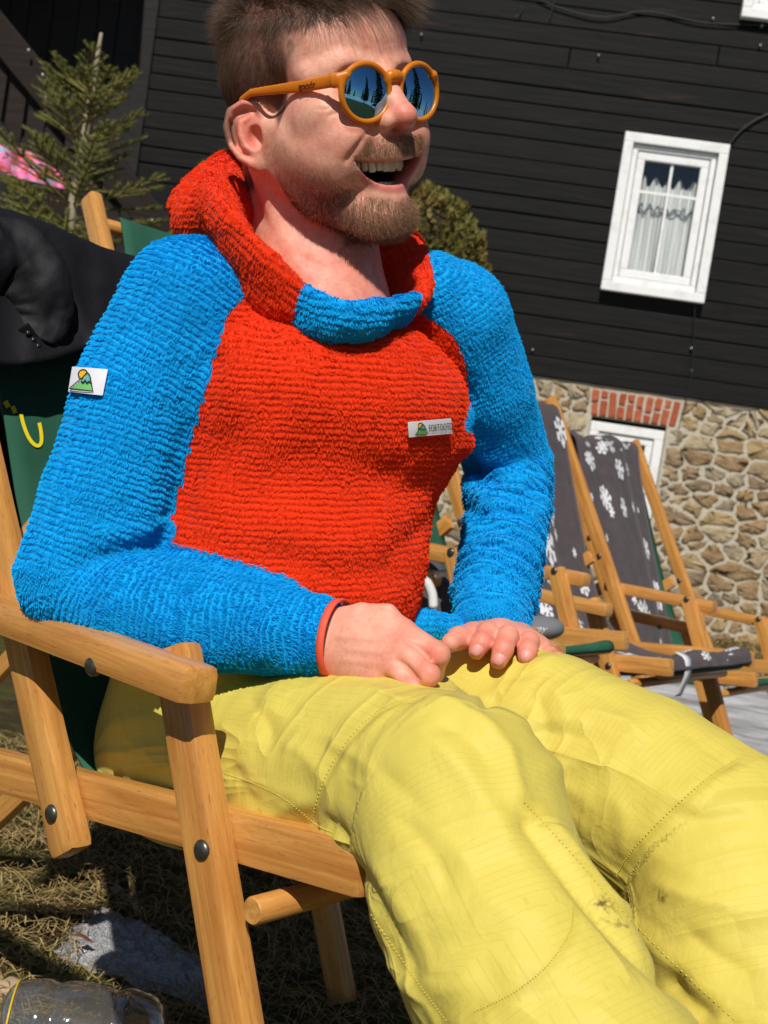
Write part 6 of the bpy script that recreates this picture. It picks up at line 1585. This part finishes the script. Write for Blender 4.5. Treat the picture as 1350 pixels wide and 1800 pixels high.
fl = Field(A_((360, 380, 1.22)) - .06, A_((400, 330, 1.22)) + .07, .003); fl.ell(A_((392, 334, 1.20)), (.026, .024, .022), k=0); _v, _f = fl.mesh(); mesh_obj('hood_lining', _v, _f, M_LIN, PERSON)
# binding on the near cuff, blue hem below
def ring_band(c, ax, r1, r2, up, w, t, name, mat_, n=40):
    ax = nz(ax); u = nz(up - ax * (up @ ax)); v = np.cross(ax, u); VV, FF = [], []
    prof = [(-w / 2, 0), (-w / 2, t), (0, t * 1.25), (w / 2, t), (w / 2, 0), (0, -t)]
    for i in range(n):
        a = 2 * math.pi * i / n; dr = u * math.cos(a) * 1 + v * math.sin(a)
        for (x, y) in prof: VV.append(c + ax * x + u * math.cos(a) * (r1 + y) + v * math.sin(a) * (r2 + y))
    k = len(prof); FF = [(i * k + j, i * k + (j + 1) % k, ((i + 1) % n) * k + (j + 1) % k, ((i + 1) % n) * k + j) for i in range(n) for j in range(k)]
    return mesh_obj(name, VV, FF, mat_, PERSON)
M_BIND = Mat('coral_binding', .7, srgb(232, 88, 62)).m
cn = NSL[-1] + nz(NSL[-1] - NSL[-2]) * .0285; axn = NSL[-1] - NSL[-2]
ring_band(NSL[-1] + nz(axn) * .0165, axn, .0325, .0325, np.array([0, 0, 1.0]), .0065, .0012, 'cuff_binding', M_BIND)
fh = Field(A_((700, 1130, 1.15)) - .05, A_((820, 1080, 1.22)) + .06, .003)
fh.tube([A_((690, 1092, 1.19)), A_((745, 1100, 1.20)), A_((800, 1108, 1.22))], [.016, .016, .014], k=0); _v, _f = fh.mesh()
o = mesh_obj('hem', _v, _f, M_FB, PERSON); vattr(o, 'row', _v[:, 2]); vattr(o, 'uu', _v[:, 0]); add_pile('fleece_pile', _v, _f, normals(_v, _f), _v[:, 2], _v[:, 0], M_PB, o, 5000)
# sewn patches
def decal(corners, off, n=(10, 6), sc=gs):
    """maps unit square to the cloth between four sight lines"""
    c = np.array(corners, float); rows_, tgt_ = [], []
    bas = lambda u, v: [1, u, v, u * u, u * v, v * v]
    for u in np.linspace(0, 1, 7):
        for v in np.linspace(0, 1, 5):
            q = (c[0] * (1 - u) + c[1] * u) * (1 - v) + (c[3] * (1 - u) + c[2] * u) * v; h = sc.hit(*q)
            if h is not None: rows_.append(bas(u, v)); tgt_.append(h)
    co = np.linalg.lstsq(np.array(rows_), np.array(tgt_), rcond=None)[0]
    du = co[1]; dv = co[2]; nn = nz(np.cross(du, dv)); nn = nn if nn @ (CPOS - co[0]) > 0 else -nn
    def fn(u, v, o=off): return np.array(bas(u, v)) @ co + nn * o
    return fn
def patch_grid(fn, n, m, o):
    P = [fn(i / n, j / m, o) for j in range(m + 1) for i in range(n + 1)]; return P, [(j * (n + 1) + i, j * (n + 1) + i + 1, (j + 1) * (n + 1) + i + 1, (j + 1) * (n + 1) + i) for j in range(m) for i in range(n)]
M_WH = Mat('white_woven_label', .75, srgb(226, 226, 232)).m; M_BK = Mat('black_thread', .7, (.012, .012, .014, 1)).m
M_GR = Mat('green_thread', .7, srgb(120, 196, 110)).m; M_YE = Mat('yellow_thread', .7, srgb(238, 186, 30)).m; M_TL = Mat('teal_thread', .7, srgb(96, 176, 178)).m
def poly_on(fn, pts, o, mat_, parent, name):
    Q = np.array(pts, float); lo, hi = Q.min(0), Q.max(0); n = 26; g = [np.linspace(lo[i], hi[i], n + 1) for i in (0, 1)]; P = [fn(u, v, o) for v in g[1] for u in g[0]]; FF = []
    for j in range(n):
        for i in range(n):
            x, y = (g[0][i] + g[0][i + 1]) / 2, (g[1][j] + g[1][j + 1]) / 2; ins = False; b = len(Q) - 1
            for a in range(len(Q)):
                if (Q[a, 1] > y) != (Q[b, 1] > y) and x < (Q[b, 0] - Q[a, 0]) * (y - Q[a, 1]) / (Q[b, 1] - Q[a, 1]) + Q[a, 0]: ins = not ins
                b = a
            if ins: FF.append((j * (n + 1) + i, j * (n + 1) + i + 1, (j + 1) * (n + 1) + i + 1, (j + 1) * (n + 1) + i))
    use = sorted({i for f_ in FF for i in f_}); mp = {k: i for i, k in enumerate(use)}
    return mesh_obj(name, [P[i] for i in use], [tuple(mp[i] for i in f_) for f_ in FF], mat_, parent)
def line_on(fn, pts, w, o, mat_, parent, name, asp=1.0):
    Q = np.array(pts, float); Q = np.concatenate([np.linspace(Q[i], Q[i + 1], 6, endpoint=False) for i in range(len(Q) - 1)] + [Q[-1:]]); V = []; n = len(Q)
    T = np.gradient(Q, axis=0); Nn = np.stack([-T[:, 1] / asp, T[:, 0] * asp], 1); Nn /= np.linalg.norm(Nn * np.array([asp, 1]), axis=1)[:, None] + 1e-9
    for i in range(n):
        V += [fn(*(Q[i] + Nn[i] * w), o), fn(*(Q[i] - Nn[i] * w), o)]
    return mesh_obj(name, V, [(2 * i, 2 * i + 1, 2 * i + 3, 2 * i + 2) for i in range(n - 1)], mat_, parent)
def emblem(fn, parent, u0, u1, v0, v1, o, asp):
    U = lambda x, y: (u0 + (u1 - u0) * x, v0 + (v1 - v0) * y)
    poly_on(fn, [U(.05, .95), U(.30, .62), U(.46, .42), U(.62, .12), U(.74, .25), U(.95, .95)], o, M_GR, parent, 'mountain')
    poly_on(fn, [U(.44, .52), U(.62, .12), U(.74, .25), U(.82, .58), U(.74, .50), U(.68, .62), U(.60, .48), U(.52, .62)], o + .0004, M_TL, parent, 'mountain_snow')
    poly_on(fn, [U(.46 + .17 * math.cos(a), .22 + .20 * math.sin(a)) for a in np.linspace(.9, 5.6, 16)], o + .0006, M_YE, parent, 'sun_mark')
    for ln in ([(.02, .97), (.30, .60), (.46, .42), (.62, .12), (.74, .25), (.98, .97), (.5, .97), (.02, .97)], [(.44, .55), (.52, .64), (.60, .50), (.68, .64), (.76, .52), (.82, .62)],
               [(.46 + .18 * math.cos(a), .22 + .21 * math.sin(a)) for a in np.linspace(2.2, 5.8, 14)]):
        line_on(fn, [U(*p) for p in ln], .028 * (v1 - v0), o + .0009, M_BK, parent, 'outline', asp)
def text_on(fn, body, u0, u1, vc, size, o, parent, asp):
    cu = bpy.data.curves.new('t', 'FONT'); cu.body = body; cu.size = 1; to = bpy.data.objects.new('t', cu); COL.objects.link(to); bpy.context.view_layer.update()
    me = to.to_mesh(); P = np.array([v.co[:] for v in me.vertices]); FX = [tuple(p.vertices) for p in me.polygons]; bpy.data.objects.remove(to)
    w = P[:, 0].max(); h = P[:, 1].max(); Q = [fn(u0 + (u1 - u0) * p[0] / w, vc + size * (.5 - p[1] / h), o) for p in P]
    return mesh_obj('lettering', Q, FX, M_BK, parent, False)
fn = decal([(711, 741), (787, 734), (790, 761), (713, 768)], .004); P, Fq = patch_grid(fn, 12, 5, .0052); cp = mesh_obj('chest_label', P, Fq, M_WH, PERSON)
cp['label'] = 'white label with mountain emblem and lettering'
emblem(fn, cp, .12, .43, .10, .88, .0060, 2.8); text_on(fn, 'FORTOOTD', .46, 1.0, .52, .44, .0061, cp, 2.8)
fn = decal([(136, 648), (199, 653), (190, 699), (129, 692)], .004); P, Fq = patch_grid(fn, 10, 6, .0052); sp = mesh_obj('sleeve_label', P, Fq, M_WH, PERSON)
sp['label'] = 'white square label with mountain emblem'
emblem(fn, sp, .06, .76, .10, .92, .0060, 1.4)
# ------------------------------------------------------------------ yellow snow pants
NLG = [A_(p) for p in ((335, 1325, 1.18), (430, 1330, 1.115), (560, 1345, 1.03), (700, 1372, .955), (800, 1415, .895), (838, 1560, .845), (905, 1700, .805), (985, 1830, .775), (1100, 2020, .735))]
NLR = [.086, .082, .079, .080, .082, .078, .077, .078, .082]
FLG = [A_(p) for p in ((640, 1255, 1.30), (800, 1268, 1.225), (960, 1308, 1.15), (1120, 1392, 1.085), (1262, 1495, 1.03), (1310, 1640, .985), (1350, 1800, .95), (1420, 2000, .91))]
FLR = [.098, .092, .086, .087, .088, .090, .093, .096]
def build_pants():
    pts = np.array(NLG + FLG); lo, hi = pts.min(0) - .11, pts.max(0) + .11
    f = Field(lo, hi, .0037)
    f.tube(NLG, NLR, k=0, pad=.05); 
    g = Field(lo, hi, .0037); g.tube(FLG, FLR, k=0, pad=.05)
    f.D = smin(f.D, g.D, .012)
    f.tube([A_((345, 1305, 1.20)), A_((480, 1285, 1.25)), A_((640, 1250, 1.31))], [.090, .10, .10], k=.03, pad=.05)
    f.tube([A_((470, 1130, 1.19)), A_((470, 1260, 1.22))], [.152, .158], [.118, .125], side=TS, k=.03, pad=.05)
    f.ell(A_((740, 1232, 1.0)), (.045, .035, .022), k=.03, pad=.04)
    V, F = f.mesh(); return relax(V, F, 3, .5), F
PV, PF = build_pants(); ps = Sculpt(PV, PF)
ps.V += ps.N * (vnoise(ps.V / .10, 31) * .0030 + vnoise(ps.V / .04, 32) * .0008)[:, None]; ps.rebuild()
K = lambda pts, amp, w, t: ps.stroke(pts, amp * .72, w * .72, t, sharp=1.35)
for a in (
    # folds over the lap and between the legs
    ([(800, 1268), (850, 1238), (912, 1208)], -.011, .007, .2), ([(815, 1250), (860, 1222), (915, 1195)], .007, .010, .3),
    ([(740, 1225), (810, 1250), (868, 1290), (890, 1330)], .010, .014, .25), ([(885, 1295), (900, 1360), (918, 1425)], .009, .012, .25),
    ([(760, 1262), (830, 1300), (880, 1370)], -.006, .012, .3),
    ([(700, 1260), (790, 1330), (880, 1450), (940, 1560)], .006, .018, .3), ([(640, 1330), (740, 1420), (860, 1520)], -.005, .016, .3),
    ([(900, 1330), (1000, 1300), (1100, 1290)], -.006, .012, .3), ([(910, 1368), (1020, 1340), (1130, 1335)], .006, .013, .3), ([(905, 1275), (990, 1262), (1080, 1262)], .005, .012, .3),
    ([(930, 1180), (960, 1160), (985, 1152)], .004, .010, .3), ([(955, 1190), (985, 1230), (1000, 1270)], .004, .012, .3), ([(1000, 1195), (1060, 1225), (1120, 1262)], -.003, .012, .3),
    ([(1290, 1345), (1200, 1400), (1110, 1480)], .004, .020, .3), ([(1180, 1270), (1250, 1320), (1310, 1370)], -.003, .014, .3),
    # near knee: gathers behind and under it
    ([(430, 1460), (500, 1425), (560, 1400)], .005, .010, .3), ([(450, 1500), (540, 1450), (580, 1380)], -.005, .010, .3), ([(545, 1470), (600, 1480), (640, 1560)], .006, .011, .3),
    ([(400, 1320), (430, 1390), (470, 1440)], -.004, .012, .3), ([(480, 1240), (560, 1270), (600, 1330)], -.003, .02, .3),
    ([(600, 1500), (650, 1560), (700, 1660), (760, 1760)], -.007, .012, .2), ([(640, 1490), (700, 1590), (760, 1680)], .005, .014, .3),
    ([(820, 1560), (900, 1600), (1000, 1620)], .004, .018, .3), ([(700, 1640), (800, 1660), (920, 1640)], -.004, .02, .3),
    ([(860, 1700), (950, 1690), (1040, 1650)], .003, .02, .3), ([(640, 1620), (690, 1700), (760, 1790)], .005, .011, .3),
    # flap along the far inner leg
    ([(925, 1405), (990, 1480), (1070, 1580), (1180, 1690), (1300, 1800)], .010, .019, .08), ([(905, 1415), (975, 1505), (1055, 1605), (1165, 1715), (1270, 1800)], -.014, .014, .05),
    ([(1080, 1560), (1160, 1640), (1260, 1700)], -.003, .016, .3), ([(1100, 1450), (1180, 1520), (1280, 1560)], .004, .02, .3), ([(1060, 1380), (1100, 1440), (1090, 1530)], .004, .014, .3),
    ): K(*a)
for a in (
    ([(905, 1300), (960, 1285), (1040, 1300), (1120, 1340)], -.006, .008, .3), ([(1010, 1245), (1080, 1262), (1150, 1300)], .005, .008, .3), ([(930, 1215), (955, 1250), (960, 1300)], -.005, .008, .3),
    ([(1150, 1420), (1230, 1440), (1340, 1430)], -.005, .010, .3), ([(1130, 1540), (1220, 1580), (1340, 1600)], .005, .010, .3), ([(1190, 1620), (1260, 1680), (1340, 1720)], -.005, .010, .3),
    ([(600, 1200), (660, 1215), (720, 1240)], .004, .008, .3), ([(480, 1300), (540, 1330), (570, 1390)], .004, .010, .3), ([(430, 1220), (470, 1270), (480, 1330)], -.004, .010, .3),
    ([(680, 1420), (760, 1500), (800, 1600)], -.005, .010, .3), ([(720, 1400), (800, 1480), (850, 1580)], .004, .010, .3), ([(760, 1300), (820, 1360), (850, 1440)], .004, .009, .3),
    ([(700, 1730), (780, 1740), (860, 1710)], .004, .008, .3), ([(900, 1760), (990, 1740), (1070, 1760)], -.004, .010, .3), ([(560, 1440), (590, 1450), (620, 1480)], -.006, .006, .3),
    ([(830, 1180), (900, 1190), (960, 1175)], -.004, .008, .3), ([(760, 1180), (800, 1215), (790, 1260)], .005, .007, .3)): K(*a)
ps.V = relax(ps.V, PF, 1, .35); ps.rebuild()
seams = ([(742, 1233), (700, 1236), (655, 1262), (610, 1310), (575, 1370), (556, 1430), (560, 1470)], [(1012, 1595), (1006, 1640), (965, 1700), (905, 1748), (835, 1782)],
         [(400, 1362), (450, 1380), (505, 1408), (560, 1452), (590, 1466)], [(612, 1500), (634, 1572), (690, 1660), (742, 1735), (790, 1800)],
         [(1302, 1335), (1250, 1368), (1180, 1430), (1115, 1498), (1086, 1545)], [(925, 1412), (1000, 1492), (1085, 1590), (1190, 1698), (1300, 1800)], [(415, 1390), (470, 1412), (520, 1438), (580, 1478)])
sm_ = np.zeros(len(ps.V))
for q in seams:
    ps.stroke(q, -.0016, .0060, .03); ps.stroke([(x + 6, y + 6) for x, y in q], .0014, .006, .05); sm_ = np.maximum(sm_, ps.mark(q, .0045, .8))
st_ = np.zeros(len(ps.V))
for q in ([(1090, 1570), (1098, 1575), (1106, 1590)], [(1050, 1590), (1064, 1597), (1072, 1612)], [(1088, 1622), (1100, 1632)], [(1156, 1572), (1166, 1578)], [(1064, 1585), (1080, 1612)]): st_ = np.maximum(st_, ps.mark(q, .006, .9))
ps.rebuild()
d1, a1 = tube_pts(ps.V, NLG, NLR); d2, a2 = tube_pts(ps.V, FLG, FLR); nearleg = d1 < d2
v_ = np.where(nearleg, a1, a2 + 3.0)
def around2(P, L, ax):
    dd, fr_, near = polydist(P, np.array(L)); o = P - near; return np.arctan2(o @ nz(RMn[:, 1]), o @ nz(RMn[:, 0] * .2 + RMn[:, 2])) * ax
u_ = np.where(nearleg, around2(ps.V, NLG, .085), around2(ps.V, FLG, .087))
m = Mat('yellow_ripstop', .58, spec=.32); u, v = m.attr('u'), m.attr('v'); oc = m.coord()
# printed pattern: blocks of fine lines running one way or the other
cell = .062; sp_ = .0052
cu_, cv_ = m.math('FLOOR', m.math('DIVIDE', u, cell)), m.math('FLOOR', m.math('DIVIDE', v, cell))
fu, fv = m.math('FRACT', m.math('DIVIDE', u, cell)), m.math('FRACT', m.math('DIVIDE', v, cell))
wn = m.node('ShaderNodeTexWhiteNoise'); wn.noise_dimensions = '2D'; m.put(wn.inputs['Vector'], m.comb(cu_, cv_, 0.0)); rnd = wn.outputs['Value']
flip = m.math('GREATER_THAN', rnd, .5); dia = m.math('GREATER_THAN', m.math('ADD', fu, m.math('MULTIPLY', flip, m.math('SUBTRACT', 1.0, m.math('MULTIPLY', fu, 2.0)))), fv)
pick = m.math('ABSOLUTE', m.math('SUBTRACT', dia, flip))
co = m.math('ADD', m.math('MULTIPLY', pick, u), m.math('MULTIPLY', m.math('SUBTRACT', 1.0, pick), v))
ln = m.math('LESS_THAN', m.math('FRACT', m.math('DIVIDE', co, sp_)), .13)
base = m.mix(m.noise(oc, 9, 3), srgb(220, 203, 96), srgb(210, 191, 80))
base = m.mix(m.math('MULTIPLY', ln, .22), base, srgb(176, 158, 52))
base = m.mix(m.math('MULTIPLY', m.attr('seam'), .30), base, srgb(170, 148, 40))
base = m.mix(m.math('MULTIPLY', m.attr('stain'), m.ramp(m.noise(oc, 160, 3, .7), [(.45, 0), (.6, 1)])), base, srgb(96, 78, 30))
base = m.mix(m.math('MULTIPLY', m.ramp(m.noise(oc, 30, 5, .7), [(.62, 0), (.75, 1)]), .16), base, srgb(150, 128, 44))
m.set('Base Color', base); m.set('Sheen Weight', .05)
b1 = m.noise(m.mapping(oc, (1, 1, 1)), 28, 5, .6, .4); b2 = m.noise(oc, 1500, 2)
def ridged(v, sc, d): 
    n_ = m.noise(v, sc, d, .55, .8); return m.math('POWER', m.math('SUBTRACT', 1.0, m.math('ABSOLUTE', m.math('MULTIPLY_ADD', n_, 2.0, -1.0))), 5.0)
long_ = ridged(m.comb(m.math('MULTIPLY', u, 2.6), m.math('MULTIPLY', v, .8), m.math('MULTIPLY', v, .5)), 4.0, 2); cross_ = ridged(m.comb(m.math('MULTIPLY', u, 1.0), m.math('MULTIPLY', v, 2.0), 3.0), 5.0, 2)
hb = m.math('ADD', m.math('MULTIPLY', long_, .55), m.math('ADD', m.math('MULTIPLY', cross_, .35), m.math('MULTIPLY', b1, .35)))
m.bump(m.math('ADD', hb, m.math('MULTIPLY', b2, .02)), .55, .011); M_YP = m.m
po = mesh_obj('snow_pants', ps.V, PF, M_YP, PERSON); vattr(po, 'u', u_); vattr(po, 'v', v_); vattr(po, 'seam', sm_); vattr(po, 'stain', st_)
# stitching that stands on the seams, zip pocket at the hip, boots below the frame
M_ST = Mat('yellow_thread_stitch', .6, srgb(216, 198, 96)).m
for q in seams[:6]:
    L = ps.path(q, 120)
    if L is None: continue
    b = MB()
    for off in (4,):
        Lq = ps.path([(x - off, y - off * .6) for x, y in q], 160)
        if Lq is None: continue
        Lq = Lq - np.array([nz(p - CPOS) for p in Lq]) * .0006
        for i in range(0, len(Lq) - 2, 3):
            if np.linalg.norm(Lq[i + 1] - Lq[i]) < .02: b.tube([Lq[i], (Lq[i] + Lq[i + 1]) / 2, Lq[i + 1]], .0005, 5)
    if b.v: b.build('stitching', M_ST, po, True)['kind'] = 'stuff'
